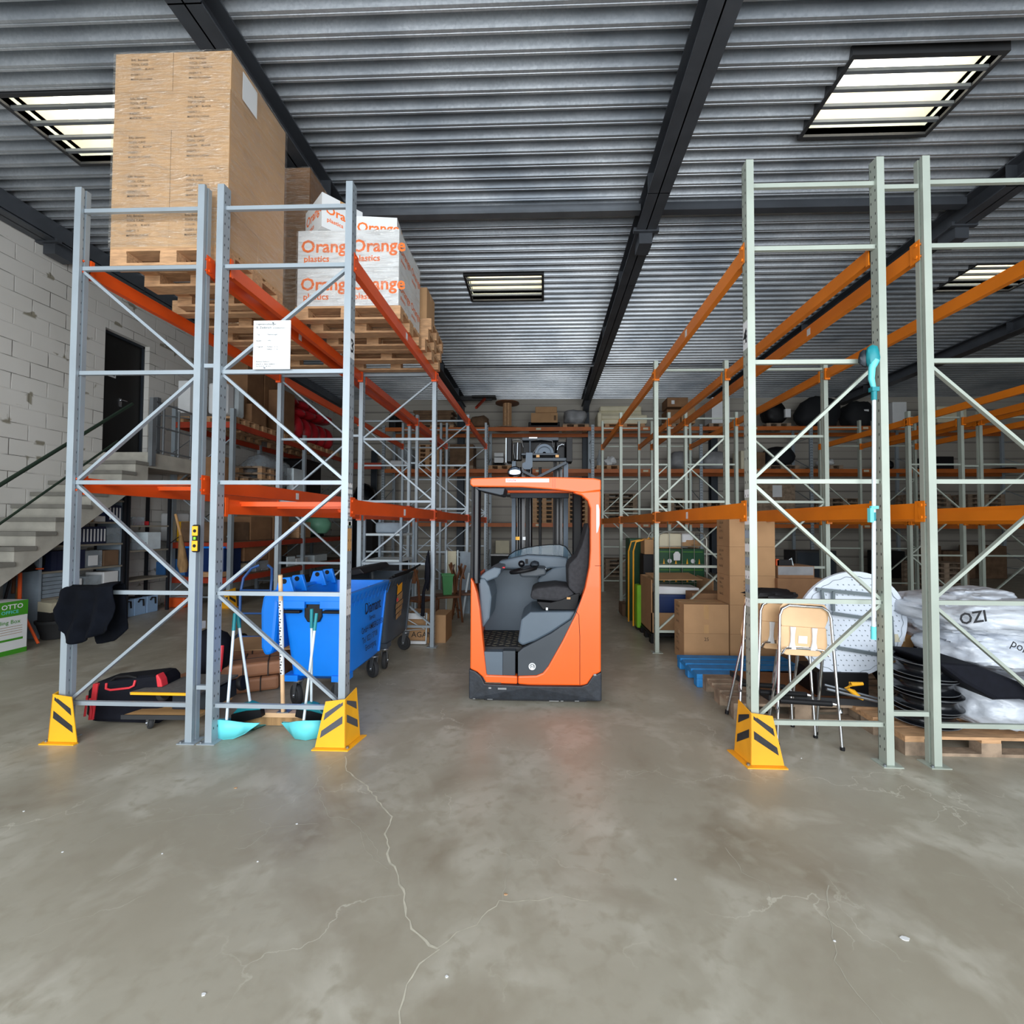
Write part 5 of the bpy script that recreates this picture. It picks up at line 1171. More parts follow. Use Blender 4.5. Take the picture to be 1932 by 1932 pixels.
ybox('grey crate standing on the blue crates of the left wall rack', 313, 1022, 362, 1050, 9.2, .4, 'bingrey', 'plastic_crate', 'crate', zmin=1.0)
ybox('heap of orange plastic folders below the left wall rack', 309, 1128, 348, 1153, 8.95, .5, 'orangep', 'orange_parts', 'parts', .03, zmin=0)
# natural besom broom hanging
t = thing('besom', 'natural straw besom broom hanging beside the yellow box', 'broom')
a, b, c_ = P(331, 970, Y=8.5), P(341, 1010, Y=8.5), P(346, 1080, Y=8.5)
MB().tube([a, b], .022, 'ply').build('handle', t)
MB().tube([b, b.lerp(c_, .4), b.lerp(c_, .8), c_], [.03, .06, .09, .06], 'straw', 10).build('bristles', t)
# lower shelves between posts (seen through rack A)
gbox('grey brown carton on the middle shelf of the left wall rack, left of two', 422, 470, -7.4, -6.5, 1.352, 'card3', zt=985)
gbox('stack of brown cartons on the middle shelf of the left wall rack, right of two', 473, 512, -7.4, -6.5, 1.352, 'card2', zt=975)
gbox('tall brown carton at the middle shelf beside the cable drums', 516, 545, -7.4, -6.5, 1.352, 'card2', zt=968)
gbox('brown crate of parts on the middle shelf near the green tank', 564, 586, -7.3, -6.5, 1.352, 'wood', zt=985)
gbox('blue plastic bin on the low shelf of the left wall rack', 423, 456, -7.3, -6.5, .642, 'navybox', 'plastic_bin', 'bin', zt=1030, lid='binblue')
gbox('brown carton with white lids on the low shelf of the left wall rack', 462, 506, -7.3, -6.5, .9, 'card2', zt=1028)
gbox('clear plastic box on the low shelf of the left wall rack', 484, 508, -7.0, -6.48, .642, 'clear', 'storage_box', 'box', zt=1058)
gbox('tall brown carton on the low shelf beside the clear box', 509, 524, -7.3, -6.5, .642, 'card2', zt=1030)
gbox('small brown crate on the low shelf behind the hand truck', 418, 438, -7.0, -6.48, .642, 'wood', zt=1078)
gbox('white box with black logo on the low shelf of the left wall rack', 560, 582, -7.0, -6.48, .642, 'whitebox', zt=1052)
gbox('pale box beside the white logo box on the low shelf', 543, 558, -7.0, -6.48, .642, 'palewhite', zt=1050)
gbox('open brown carton behind the white box on the low shelf', 522, 543, -7.5, -7.05, .642, 'card2', zt=1030)
gbox('flat white boxes stack at the right end of the low shelf', 594, 618, -7.0, -6.48, .642, 'palewhite', zt=1046)
gbox('black tool case on the low shelf of the left wall rack', 530, 541, -7.0, -6.48, .642, 'blk', 'tool_case', 'case', zt=1050)
tag(MB().blob((-6.75, 9.75, .75), (.2, .25, .12), 'cream', .2, 2, 4, 16, flat=.642).build('cloth_pile'), 'pile of pale rags on the low shelf of the left wall rack', 'rags')
a = P(603, 985, X=-6.8)
t = thing('gas_tank', 'pale green round tank on the middle shelf of the left wall rack', 'tank', (-6.85, a.y, 1.4))
MB().lathe([(0, 0), (.25, .05), (.36, .2), (.38, .35), (.3, .5), (0, .56)], 'mint', n=28).build('shell', t)
for s_ in (-1, 1): MB().cb((.0, s_*.25, -.02), (.1, .05, .08), 'blk').build('foot', t)
# upper level: pallets and wrapped goods
GP = [(9.5, 'first'), (10.45, 'second'), (11.3, 'third'), (12.5, 'fourth'), (13.5, 'fifth')]
for y, nm_ in GP: pallet(nm_+' wooden pallet on the top level of the left wall rack', -7.05, y, 3.82, PI/2, .8, 1.2, 'woodold' if 0 else 'wood', simple=True, group=None)
for y, nm_ in GP[:2]+GP[3:]: 
    for k in range(2 if y < 10 else 1): pallet(nm_+(' lower' if k == 0 else ' upper')+' empty pallet on the middle level of the left wall rack', -7.05, y, 2.45+.146*k, PI/2, .8, 1.2, 'woodold', simple=True)
gbox('white carton stack at the front end of the top level, left wall rack', 352, 367, -7.45, -7.2, 3.97, 'whitebox', zt=718)
gbox('white wrapped canister stack on the top level of the left wall rack', 422, 438, -6.9, -6.5, 3.97, 'white', 'wrapped_goods', 'goods', zt=722, bev=.05)
gbox('grey white wrapped sacks on the top level behind the rack post pair', 440, 459, -6.9, -6.5, 3.97, 'palewhite', 'wrapped_goods', 'goods', zt=728, bev=.08)
gbox('first tall brown carton on the top level of the left wall rack', 461, 492, -7.5, -6.9, 3.97, 'card2', zt=672)
gbox('second tall brown carton on the top level of the left wall rack', 494, 524, -7.5, -6.9, 3.97, 'card2', zt=668)
gbox('third tall brown carton on the top level near the red bags', 530, 552, -6.88, -6.5, 3.97, 'card2', zt=738)
gbox('low carton with white straps in front of the tall brown cartons', 470, 498, -6.85, -6.45, 3.97, 'card2', zt=765)
t = thing('red_inflatable', 'glossy red rubber bags piled on the top level of the left wall rack', 'inflatable', (0, 0, 0))
c0 = P(597, 795, X=-6.5)
for i in range(5): MB().blob((-6.75, c0.y-.8+.42*i, 4.3), (.3, .24, .36), 'redrubber', .06, 1.5, i, 16).build('bag', t)
for i in range(4): MB().blob((-6.8, c0.y-.7+.5*i, 4.72+.05*i), (.34, .34, .14), 'redrubber', .1, 1.5, i+7, 16).build('bag', t)
for i in range(3): MB().blob((-6.85, c0.y-.9+.5*i, 5.0), (.3, .34, .14), 'redrubber', .12, 1.5, i+17, 16).build('bag', t)
# film-covered pallet stack mid level
for k in range(4): pallet(['bottom', 'second', 'third', 'top'][k]+' pallet of the film covered heap on the middle level, left wall rack', -7.0, 10.35, 2.45+.146*k, PI/2, .8, 1.2, 'woodold', simple=True, group='film covered pallets')
tag(MB().blob((-6.95, 10.95, 2.95), (.52, .72, .5), 'clear', .18, 1.4, 8, 30, flat=2.46).build('plastic_sheet'), 'crinkled clear plastic sheet over goods on the middle level of the left wall rack', 'plastic sheet')
gbox('brown carton behind the landing on the middle level of the left wall rack', 421, 431, -6.9, -6.5, 2.46, 'card2', zt=862)
gbox('black bag on the middle level at the far end of the left wall rack', 574, 606, -7.3, -6.5, 2.46, 'blk', 'dark_bag', 'bag', zt=868, bev=.08)
gbox('small white box in front of the black bag, middle level', 552, 573, -6.6, -6.42, 2.46, 'palewhite', zt=885)

# ================================================================ more between the left rows
su = shelfunit('light grey frame table with boards behind the grey container', -2.95, -2.34, 7.3, 8.0, (.72, 1.12, 1.55), 1.9, 'greyplastic', 'palewhite', 'frame_table')
tag(MB().box(-2.85, -2.4, 7.5, 7.9, 1.57, 1.75, 'greyplastic').build('plastic_box', bevel=.03), 'grey lidded box on the frame table', 'box')
tag(MB().box(-2.85, -2.4, 7.4, 7.9, .74, 1.08, 'blk').build('monitor'), 'black flat case standing on the lower board of the frame table', 'case')
tag(MB().blob((-3.3, 9.95, .45), (.4, .5, .45), 'blk', .2, 1.4, 11, 20, flat=0).build('dark_bag'), 'black garbage bag on the floor deep in the left racks', 'bag')
a = P(688, 925, Y=15.6); tag(MB().box(a.x-.45, a.x+.45, 15.2, 16.0, 0, 2.0, 'blk').build('dark_cabinet'), 'black cabinet in the far left corner under the glossy bag', 'cabinet')
tag(MB().blob((a.x, 15.6, 2.5), (.45, .4, .62), 'blkgloss', .15, 1.6, 12, 20, flat=2.0).build('dark_bag'), 'black glossy bag high behind the left racks', 'bag')
# ================================================================ RIGHT SIDE
cw, chh = .56, .363
Yc = 5.73; xs2 = P(1377, 1100, Y=Yc).x; xs1 = P(1291, 1200, Y=Yc).x
pr1 = [('RAL Benelux', .3, .78, .034, 'ink'), ('TOOL CASE', .3, .66, .034, 'ink'), ('COLOR:   BLACK', .3, .54, .034, 'ink'), ('INSERT: 1', .3, .42, .034, 'ink'), ('MADE IN CHINA', .3, .3, .034, 'ink')]
sid = [('COLOR', .2, .8, .04, 'ink'), ('RAL', .2, .65, .04, 'ink'), ('12 PCS', .2, .5, .04, 'ink'), ('BLACK', .2, .25, .04, 'ink')]
for j in range(5):
    tx = pr1 if j in (1, 2) else ()
    carton(['bottom', 'second lowest', 'middle', 'second highest', 'topmost'][j]+' brown carton of the five high column on the floor right of the aisle', xs2, xs2+cw, Yc, Yc+.41, j*chh, (j+1)*chh-.002, texts=tx, ltexts=sid, tape=False, group='cartons of the five high column')
for j in range(2):
    mb_o = carton(('lower' if j == 0 else 'upper')+' carton of the low pair left of the five high column', xs1, xs1+cw-.006, Yc+.01, Yc+.42, j*chh, (j+1)*chh-.002, ltexts=sid, texts=[('25', .45, .75, .06, 'ink')] if j == 0 else (), group='low pair of cartons')
MB().box(-.03, .03, -.2065, -.2055, .18, .361, 'tape').box(-.03, .03, -.2065, -.2055, .0, .11, 'tape').build('tape', bpy.data.objects[mb_o.name], (0, 0, 0))
carton('small brown carton with an arrow print behind the low pair', 2.05, 2.5, 6.3, 6.6, 0, .78, 'card2', texts=[('~', .3, .8, .2, 'inkblk')], tape=False)
# open brown carton with patterned band right of column
ybox('large brown carton right of the five high column', 1468, 1092, 1556, 1160, 5.66, .45, 'card2', 'cardboard_box', zmin=0)
ybox('carton with grey patterned band lying on the large brown carton', 1468, 1068, 1536, 1088, 5.7, .35, 'card2', 'cardboard_box', zmin=P(1500, 1091.5, Y=5.66).z, extra=lambda m_, w, d_, h: m_.box(0, w*.98, -.002, 0, h*.25, h*.95, 'greybag'))
mbf = MB(); mbf.box(0, .6, 0, .4, 0, .75, 'card'); mbf.cb((.3, -.04, .80), (.55, .01, .16), 'card', 0, .6); mbf.cb((.62, .2, .8), (.01, .4, .16), 'card', 0, 0, .7)
tag(mbf.build('cardboard_box', None, (P(1520, 1100, Y=6.4).x, 6.4, 0.0)), 'open brown carton with raised flaps behind the white round table', 'box')
a = P(1468, 1054, Y=5.72); tag(MB().box(0, .18, 0, .1, 0, .07, 'blk').box(-.01, .02, 0, .1, .0, .08, 'orangep').tube([(.15, .05, .05), (.2, .05, .09), (.22, .05, .0)], .008, 'palewhite').build('power_tool', None, (a.x, 5.74, P(1500, 1068, Y=5.7).z+.001)), 'black and orange power tool lying on the patterned carton', 'tool')
# blue pallet
x0, y0 = P(1308, 1258, Z=.144).x, 4.88
bp_ = thing('plastic_pallet', 'bright blue painted pallet in front of the brown cartons', 'pallet', (1.62, 4.85, 0))
for k in range(4): MB().box(0, 1.25, .0+.19*k, .14+.19*k, .12, .144, 'bluepaint').build('deck_board', bp_)
for k in range(3): MB().box(.04, 1.25, .145+.19*k, .185+.19*k, .118, .13, 'ply').build('deck_board', bp_)
for xx in (0, .55, 1.11):
    MB().box(xx, xx+.14, 0, .71, .095, .12, 'bluepaint').build('cross_board', bp_)
    for yy in (0, .3, .6): MB().box(xx, xx+.14, yy, yy+.11, .0, .095, 'bluepaint').build('block', bp_, bevel=.015)
# old wooden pallets
pallet('weathered wooden pallet left of the folding stools, carrying the brown table top', 2.28, 4.46, 0, .0, 1.2, .78, 'woodold', 'woodold')
tag(MB().prism([(1.95, 4.82), (2.02, 4.15), (2.9, 4.05), (3.0, 4.75)], 'z', .16, .195, 'wooddark').prism([(1.95, 4.815), (2.02, 4.14), (2.9, 4.04), (2.9, 4.05), (2.03, 4.155), (1.96, 4.82)], 'z', .145, .2, 'rubber').build('table_top'), 'dark brown wooden table top lying on the weathered pallet', 'table top')
pallet('wooden pallet under the steel rims and white plastic bags', 3.33, 3.9, 0, 0, 1.25, .8, 'wood', 'woodold')
pallet('weathered pallet behind the rims in the right rack', 2.95, 4.66, .145*0, .06, 1.2, .8*.9, 'woodold', 'woodold')
# folding bar stools
def stool(label, x, y, rz, front=False):
    t = thing('folding_stool', label, 'stool', (x, y, 0), rz)
    M_ = 'chrome'
    # front tube loop: inverted U, leaning slightly back
    def loop(w0, w1, y0, y1, h, r=.012):
        pts = [(-w0, y0, .0), (-w1, y1*.95+y0*.05, h-.08), (-w1+.02, y1, h-.03), (-w1+.07, y1, h), (w1-.07, y1, h), (w1-.02, y1, h-.03), (w1, y1*.95+y0*.05, h-.08), (w0, y0, .0)]
        return pts
    MB().tube(loop(.245, .2, -.1, .03, 1.07), .0115, M_, 10).build('front_frame', t)
    MB().tube(loop(.2, .17, .16, .06, .74), .0115, M_, 10).build('rear_frame', t)
    for pts in (((-.245, -.1, 0), (.245, -.1, 0)), ((-.2, .16, 0), (.2, .16, 0))):
        for p in pts: MB().cyl(p, (p[0]*.995, p[1], .035), .0165, 'blk', 10).build('rubber_foot', t)
    MB().prism([(-.17, .9), (-.195, .97), (-.19, 1.05), (-.16, 1.09), (.16, 1.09), (.19, 1.05), (.195, .97), (.17, .9)], 'y', .045, .057, 'beech').build('backrest', t, bevel=.005)
    MB().prism([(-.185, .9), (-.2, .76), (-.17, .69), (-.12, .67), (.12, .67), (.17, .69), (.2, .76), (.185, .9)], 'y', .05, .064, 'beech').build('seat', t, bevel=.006)
    for s_ in (-1, 1):
        MB().prism([(s_*.085-.022, .9), (s_*.085+.022, .9), (s_*.085+.016, .84), (s_*.085+.016, .78), (s_*.085+.03, .72), (s_*.085-.03, .72), (s_*.085-.016, .78), (s_*.085-.016, .84)], 'y', .03, .048, 'white').build('seat_bracket', t, bevel=.004)
        MB().tube([(s_*.085, .04, .73), (s_*.15, .02, .73), (s_*.185, -.0, .69)], .008, M_).build('hinge_rod', t)
    MB().cyl((-.1, .04, .73), (.1, .04, .73), .009, M_, 8).build('hinge_rod', t)
    MB().box(-.035, .035, .0445, .0455, .77, .83, 'white').build('sticker', t) if front else None
    MB().cyl((-.2, -.02, .33), (.2, -.02, .33), .022, 'blk', 12).build('footrest', t)
    for s_ in (-1, 1): MB().tube([(s_*.2, -.02, .33), (s_*.235, -.04, .33), (s_*.245, -.075, .28)], .013, M_).build('footrest_bracket', t)
    return t
stool('nearest beech and chrome folding stool leaning in the right front rack frame', 2.04, 3.66, 0.0, True).rotation_euler = (0, .05, 0)
stool('middle beech and chrome folding stool of the three, behind the nearest', 1.95, 3.84, .1).rotation_euler = (0, .07, .08)
stool('rearmost beech and chrome folding stool, closest to the worn yellow guard', 1.87, 4.02, .22).rotation_euler = (0, .1, .15)
tag(MB().blob((1.98, 4.02, 1.12), (.22, .1, .05), 'blk', .3, 2, 21, 20).build('cable_coil'), 'black cable coil hanging on the folded stools', 'cable')
# folded round table
c_ = P(1607, 1180, Y=4.12); rt = thing('folding_table', 'white round folding table standing folded on edge, underside with grey frame showing', 'table', tuple(c_), 0)
rt.rotation_euler = (.12, 0, 0)
R_ = .485
MB().lathe([(0, 0), (R_-.03, 0), (R_, .008), (R_, .035), (0, .04)], 'tabletop', n=56, M=Matrix.Rotation(PI/2, 4, 'X') @ Matrix.Translation((0, 0, -.04))).build('table_top', rt)
mb = MB()
for i in range(-9, 10):
    for j in range(-9, 10):
        x, z = i*.048+(j % 2)*.024, j*.046
        if x*x+z*z < (R_-.07)**2: mb.cb((x, -.0012, z), (.012, .0015, .006), 'tablefr', 0, 0, .6)
mb.tube([((R_-.045+.006*math.sin(a*26))*math.cos(a), -.001, (R_-.045+.006*math.sin(a*26))*math.sin(a)) for a in [k*2*PI/160 for k in range(160)]], .0018, 'tablefr', 4, closed=True)
mb.build('underside_pattern', rt)
fr_ = [(-.3, .33), (.42-.1, .26), (.4-.05, -.26), (-.08, -.19)]
mb = MB()
mb.bar((-.34, -.02, .33), (.3, -.02, .27), .02, .03, 'tablefr'); mb.bar((-.12, -.02, -.2), (.32, -.02, -.27), .02, .03, 'tablefr'); mb.bar((-.2, -.035, .06+.06), (.3, -.035, .05), .018, .028, 'tablefr'); mb.build('leg_rail', rt)
for (a, b) in (((.27, -.035, .28), (.33, -.035, -.28)), ((.31, -.03, .1), (.36, -.03, -.3)), ((-.3, -.03, .33), (-.28, -.03, .22)), ((-.2, -.03, .32), (-.19, -.03, .14))):
    MB().bar(a, b, .02, .028, 'tablefr').build('leg', rt)
# support under the table: dark box + black bag
tag(MB().box(2.45, 2.9, 4.15, 4.5, .145, .40, 'blk').build('dark_crate'), 'dark crate carrying the edge of the round folding table', 'crate')
a = P(1705, 1240, Y=4.3); tag(MB().blob((a.x+.05, 4.5, .5), (.2, .2, .36), 'bag', .1, 1.5, 31, 20, flat=.16).build('dark_bag'), 'dark navy bag behind the steel rims', 'bag')
t = thing('strap_handle', 'yellow plastic handled tool beside the steel rims', 'tool', tuple(P(1605, 1303, Y=3.95)))
MB().tube([(.1, 0, .06), (.0, 0, .055), (-.03, 0, .02), (.02, 0, -.01), (.05, 0, -.04), (.1, 0, -.07)], [.014, .02, .02, .022, .02, .012], 'yellow', 10).build('grip', t)
MB().tube([(-.2, .0, .01), (.25, -.02, -.09)], .012, 'steel').build('rod', t); MB().tube([(-.2, .03, .035), (.25, .01, -.07)], .01, 'steel').build('rod', t)
# steel rims
for k in range(4):
    zc = .16+.125*k
    o = MB().lathe([(.12, 0), (.205, .0), (.22, .008), (.222, .018), (.2, .028), (.19, .04), (.185, .06), (.19, .08), (.2, .095), (.222, .104), (.22, .114), (.2, .118), (.17, .1), (.1, .06), (0, .055)], 'rimblk', n=40).tube([(.2225*math.cos(q*PI/20), .2225*math.sin(q*PI/20), .109) for q in range(40)], .003, 'steel', 5, closed=True).tube([(.2225*math.cos(q*PI/20), .2225*math.sin(q*PI/20), .013) for q in range(40)], .003, 'steel', 5, closed=True).build('wheel_rim', None, (3.06+.01*math.sin(k*2.2), 3.75+.008*math.cos(k*3), zc), (.012*(k % 2), .01*(k-1), 0))  # bright steel rings paint highlights onto the edges of the black rims
    tag(o, ['bottom', 'second from bottom', 'third from bottom', 'topmost'][k]+' black steel wheel rim of the stack in the right rack', 'wheel rim', 'stacked steel wheel rims')
# white plastic bags
def bag(label, c, r, seed, m='polybag', amp=.16, flat=None, n=44, fr=1.3, extra=None):
    mb = MB().blob(c, r, m, amp, fr, seed, n*2, flat, pw=.8, wr=.045)
    if extra: extra(mb)
    o = mb.build('plastic_bag', ang=75); return tag(o, label, 'bag')
bag('lowest white plastic sack on the pallet at the right edge', (3.74, 3.88, .32), (.46, .4, .2), 3, flat=.148)
bag('large white printed plastic sack on top of the pile at the right edge', (3.6, 4.0, .98), (.47, .42, .17), 8, amp=.2)
bag('white plastic sack in the middle of the pile at the right edge', (3.68, 3.98, .72), (.46, .42, .15), 14, amp=.2)
bag('small white plastic bundle on the very top of the sack pile', (3.7, 4.02, 1.13), (.24, .2, .055), 17, amp=.3, n=30)
tag(MB().prism([(P(px_, py_, Y=3.44).x, P(px_, py_, Y=3.44).z) for px_, py_ in ((1768, 1251), (1850, 1257), (1932, 1290), (1990, 1310), (1990, 1335), (1932, 1322), (1880, 1323), (1820, 1290))], 'y', 3.44, 3.95, 'bag').build('black_pad', bevel=.03), 'black foam pad squeezed between the white plastic sacks', 'pad')
mb = MB().text('OZI', .12, 'inkblk', Matrix.Translation((3.15, 3.53, .97)) @ Matrix.Rotation(-.15, 4, 'Y') @ MF(0, 0, 0)); mb.text('pol', .09, 'inkblk', Matrix.Translation((3.5, 3.52, .82)) @ Matrix.Rotation(.5, 4, 'Y') @ MF(0, 0, 0))
tag(mb.build('bag_print'), 'black lettering on the large white plastic sack', 'lettering')
tag(MB().cb((3.2, 4.3, .62), (.3, .2, .25), 'ply', .3, .2).cb((3.17, 4.15, .72), (.12, .02, .07), 'cream', .3).build('sponge_box'), 'brown wooden crate wedged behind the white plastic sacks', 'crate')
# teal mop upside down
t = thing('teal_mop', 'teal and white broom hanging upside down on the right rack frame', 'broom', (0, 0, 0))
a, b_ = P(1648, 1206, Y=3.28), P(1649, 755, Y=3.28)
MB().cyl(a, b_, .0125, 'palewhite', 12).build('handle', t)
c1 = P(1648, 1182, Y=3.28); MB().cyl(a, c1, .017, 'aqua', 12).build('grip', t)
d0 = P(1649, 735, Y=3.28); MB().cyl(b_, d0, .018, 'teal', 12).cb(tuple(d0), (.05, .04, .03), 'teal').build('joint', t)
MB().tube([d0, P(1644, 715, Y=3.28), P(1645, 695, Y=3.27), P(1650, 680, Y=3.27)], [.014, .02, .022, .03], 'aqua', 10).build('neck', t)
e0 = P(1648, 672, Y=3.27); MB().blob((e0.x, 3.28, e0.z), (.045, .04, .085), 'teal', .1, 2, 2, 18).build('brush_head', t)
MB().blob((e0.x-.035, 3.31, e0.z+.0), (.04, .03, .06), 'steeldk', .2, 2, 6, 16).build('bristles', t)
p0 = P(1646, 972, Y=3.24); MB().cb((p0.x-.005, 3.25, p0.z), (.025, .03, .1), 'aqua').cb((p0.x+.02, 3.25, p0.z+.055), (.05, .02, .02), 'aqua').cb((p0.x+.015, 3.25, p0.z-.01), (.02, .02, .06), 'teal').build('clip', t)

# coolbox carton on black pallet
pb = thing('plastic_pallet', 'black plastic pallet under the display carton and cool box', 'pallet', (2.02, 6.95, 0))
MB().box(-.45, .45, -.3, .45, .1, .14, 'blk').build('deck_board', pb)
for xx in (-.4, 0, .4):
    for yy in (-.25, .1, .4): MB().box(xx-.06, xx+.06, yy-.06, yy+.06, 0, .1, 'blk').build('block', pb)
t = thing('display_carton', 'brown half open carton on the black plastic pallet', 'box', (2.02, 6.95, .141))
MB().box(-.45, .45, -.3, -.285, 0, .3, 'card').build('front_panel', t); MB().box(-.45, -.435, -.3, .45, 0, .78, 'card').build('side_panel', t); MB().box(.435, .45, -.3, .45, 0, .78, 'card').build('side_panel', t); MB().box(-.45, .45, .435, .45, 0, .78, 'card').build('rear_panel', t)
MB().box(-.45, .45, -.3, .45, 0, .015, 'card').build('bottom_panel', t); MB().cb((-.05, .0, .8), (.7, .5, .012), 'card', .1, .1).build('flap', t)
for k in range(2): tag(MB().box(-.2, .19, 0, .3, 0, .13, 'card2').build('cardboard_box', None, (1.83+.4*k, 6.69, .16)), ['left', 'right'][k]+' small carton inside the half open display carton', 'box')
t = thing('cool_box', 'dark blue cool box with white lid beside the front left right-hand rack post', 'cool box', (1.98, 6.78, .30))
MB().prism([(-.27, 0), (.27, 0), (.3, .4), (-.3, .4)], 'y', -.05, .3, 'navybox').build('body', t, bevel=.03)
MB().prism([(-.31, .4), (.31, .4), (.31, .5), (-.29, .52)], 'y', -.07, .32, 'white').build('lid', t, bevel=.02)
# roll cage with green crates
def cage(label, x0, x1, y0, y1, z1, name='roll_cage'):
    t = thing(name, label, 'roll cage')
    MB().box(x0, x1, y0, y1, .14, .18, 'steel').build('base', t)
    for y in (y0, y1):
        MB().tube([(x0, y, .16), (x0, y, z1-.12), (x0+.04, y, z1-.03), (x0+.12, y, z1), (x1-.12, y, z1), (x1-.04, y, z1-.03), (x1, y, z1-.12), (x1, y, .16)], .013, 'wire').build('side_frame', t)
        g = MB(); n_ = max(3, int((x1-x0)/.16))
        for k in range(1, n_): g.cyl((x0+(x1-x0)*k/n_, y, .16), (x0+(x1-x0)*k/n_, y, z1), .005, 'wire', 6)
        for zz in [z1*q for q in (.3, .5, .68, .86)]: g.cyl((x0, y, zz), (x1, y, zz), .005, 'wire', 6)
        g.build('wire_grid', t)
    for (x, y) in ((x0+.06, y0+.06), (x1-.06, y0+.06), (x0+.06, y1-.06), (x1-.06, y1-.06)): MB().cyl((x-.015, y, .06), (x+.015, y, .06), .06, 'rubber', 14).build('caster', t)
    return t
cx0, cx1 = P(1240, 1000, Y=7.3).x, P(1333, 1000, Y=7.3).x; cz1 = P(1280, 1004, Y=7.3).z
cage('wire roll cage with green bottle crates behind the low pair of cartons', cx0, cx1, 7.3, 7.95, cz1)
for k in range(4):
    for i in range(2):
        w = (cx1-cx0-.04)/2; xx = cx0+.02+i*w; z0 = .185+.29*k
        g = MB().box(xx+.005, xx+w-.005, 7.34, 7.7, z0, z0+.28, 'crate')
        g.box(xx+.03, xx+w-.03, 7.338, 7.34, z0+.235, z0+.24, 'lime')
        for q in (.08, w-.1): g.prism([(xx+q, z0+.04), (xx+q+.03, z0+.04), (xx+q+.015, z0+.13)], 'y', 7.337, 7.34, 'yellow')
        g.cyl((xx+w/2, 7.34, z0+.09), (xx+w/2, 7.336, z0+.09), .035, 'white', 14)
        tag(g.build('bottle_crate'), ['bottom', 'second lowest', 'second highest', 'topmost'][k]+(' left' if i == 0 else ' right')+' dark green bottle crate in the wire roll cage', 'crate', 'green bottle crates in the roll cage')
z0 = .185+.29*4
tag(MB().box(cx0+.02, cx0+.4, 7.35, 7.65, z0+.0, z0+.02, 'card').box(cx0+.05, cx0+.4, 7.36, 7.6, z0+.02, z0+.24, 'cream').build('storage_box', bevel=.02), 'cream coloured box on top of the bottle crates', 'box')
a = P(1280, 1012, Y=7.5); tag(MB().box(cx0+.42, cx0+.62, 7.4, 7.6, z0+.01, cz1-.02, 'white').build('canister', bevel=.03), 'white canister on top of the bottle crates', 'canister')
tag(MB().blob((cx1-.22, 7.5, z0+.07), (.2, .15, .08), 'card', .25, 2, 44, 16, flat=z0+.001).build('paper_bundle'), 'crumpled brown paper bundle on top of the bottle crates', 'paper')
a = P(1277, 1049, Y=7.27); tag(MB().prism([(-.05, -.07), (.05, -.07), (.055, .03), (.02, .07), (-.02, .07), (-.055, .03)], 'y', -.004, .004, 'white').build('hang_tag', None, tuple(a)), 'white paper tag hanging on the wire roll cage', 'tag')
# hand trucks / carts left of the cage
t = thing('hand_truck', 'yellow tube hand truck behind the cool box', 'hand truck')
for (px, Y) in ((1195, 7.55), (1186, 7.9)):
    a, b, c_, d_ = P(px, 1185 if px > 1190 else 1160, Y=Y), P(px, 1040, Y=Y), P(px+5, 1022, Y=Y), P(px+38, 1014, Y=Y)
    MB().tube([(a.x, Y, .05), b, c_, d_, (d_.x, Y, .3)], .014, 'yellow2').build('frame', t)
MB().lathe([(0, -.03), (.1, -.03), (.12, 0), (.1, .03), (0, .03)], 'rubber', n=18, M=Matrix.Translation((P(1203, 1180, Y=7.5).x, 7.5, .12)) @ Matrix.Rotation(PI/2, 4, 'Y')).build('wheel', t)
ybox('dark green tall crate behind the yellow hand truck', 1188, 1016, 1215, 1160, 8.2, .4, 'crate', 'plastic_crate', 'crate', zmin=0)
ybox('black tall box left of the wire roll cage', 1214, 1046, 1240, 1110, 7.5, .3, 'blk', 'dark_box', 'box', zmin=.1)
ybox('brown carton on the black tall box', 1216, 1018, 1238, 1045.5, 7.5, .3, 'card', 'cardboard_box', zmin=P(1220, 1045.8, Y=7.5).z)
ybox('lime green flat bag leaning beside the display carton', 1202, 1104, 1212, 1158, 7.35, .2, 'lime', 'flat_bag', 'bag', zmin=.06, bev=.02)
ybox('brown box on the floor behind the third right rack post', 1174, 1140, 1186, 1152, 8.6, .4, 'card3', 'cardboard_box', zmin=0)

# ================================================================ BACK RACK
BR = thing('pallet_rack', 'long orange beamed pallet rack along the back wall', 'shelving')
BY0, BY1 = 15.3, 16.4; BX = [-5.55, -1.97, 1.65, 5.29, 8.93, 12.57, 16.2]
BL = [P(1000, 987, Y=BY0).z, P(1000, 885, Y=BY0).z, P(1000, 806, Y=BY0).z]
for x in BX:
    fr = MB()
    for k in range(9):
        z = .3+.55*k; fr.bar((x, BY0, z), (x, BY1, z+.5 if k % 2 else z-.0), .02, .02, 'post', (1, 0, 0)) if k % 2 == 0 else fr.bar((x, BY0, z-.5), (x, BY1, z), .02, .02, 'post', (1, 0, 0))
    f_ = fr.build('upright_frame', BR)
    for y in (BY0, BY1):
        p = MB().box(x-.05, x+.05, y-.035, y+.035, 0, 5.15, 'post'); z = .1
        while z < 5.05 and y == BY0: p.prism([(x-.03, z), (x-.008, z+.03), (x-.012, z+.05), (x-.034, z+.02)], 'y', y-.0357, y-.035, 'slot'); p.prism([(x+.03, z), (x+.008, z+.03), (x+.012, z+.05), (x+.034, z+.02)], 'y', y-.0357, y-.035, 'slot'); z += .09
        p.build('post', f_)
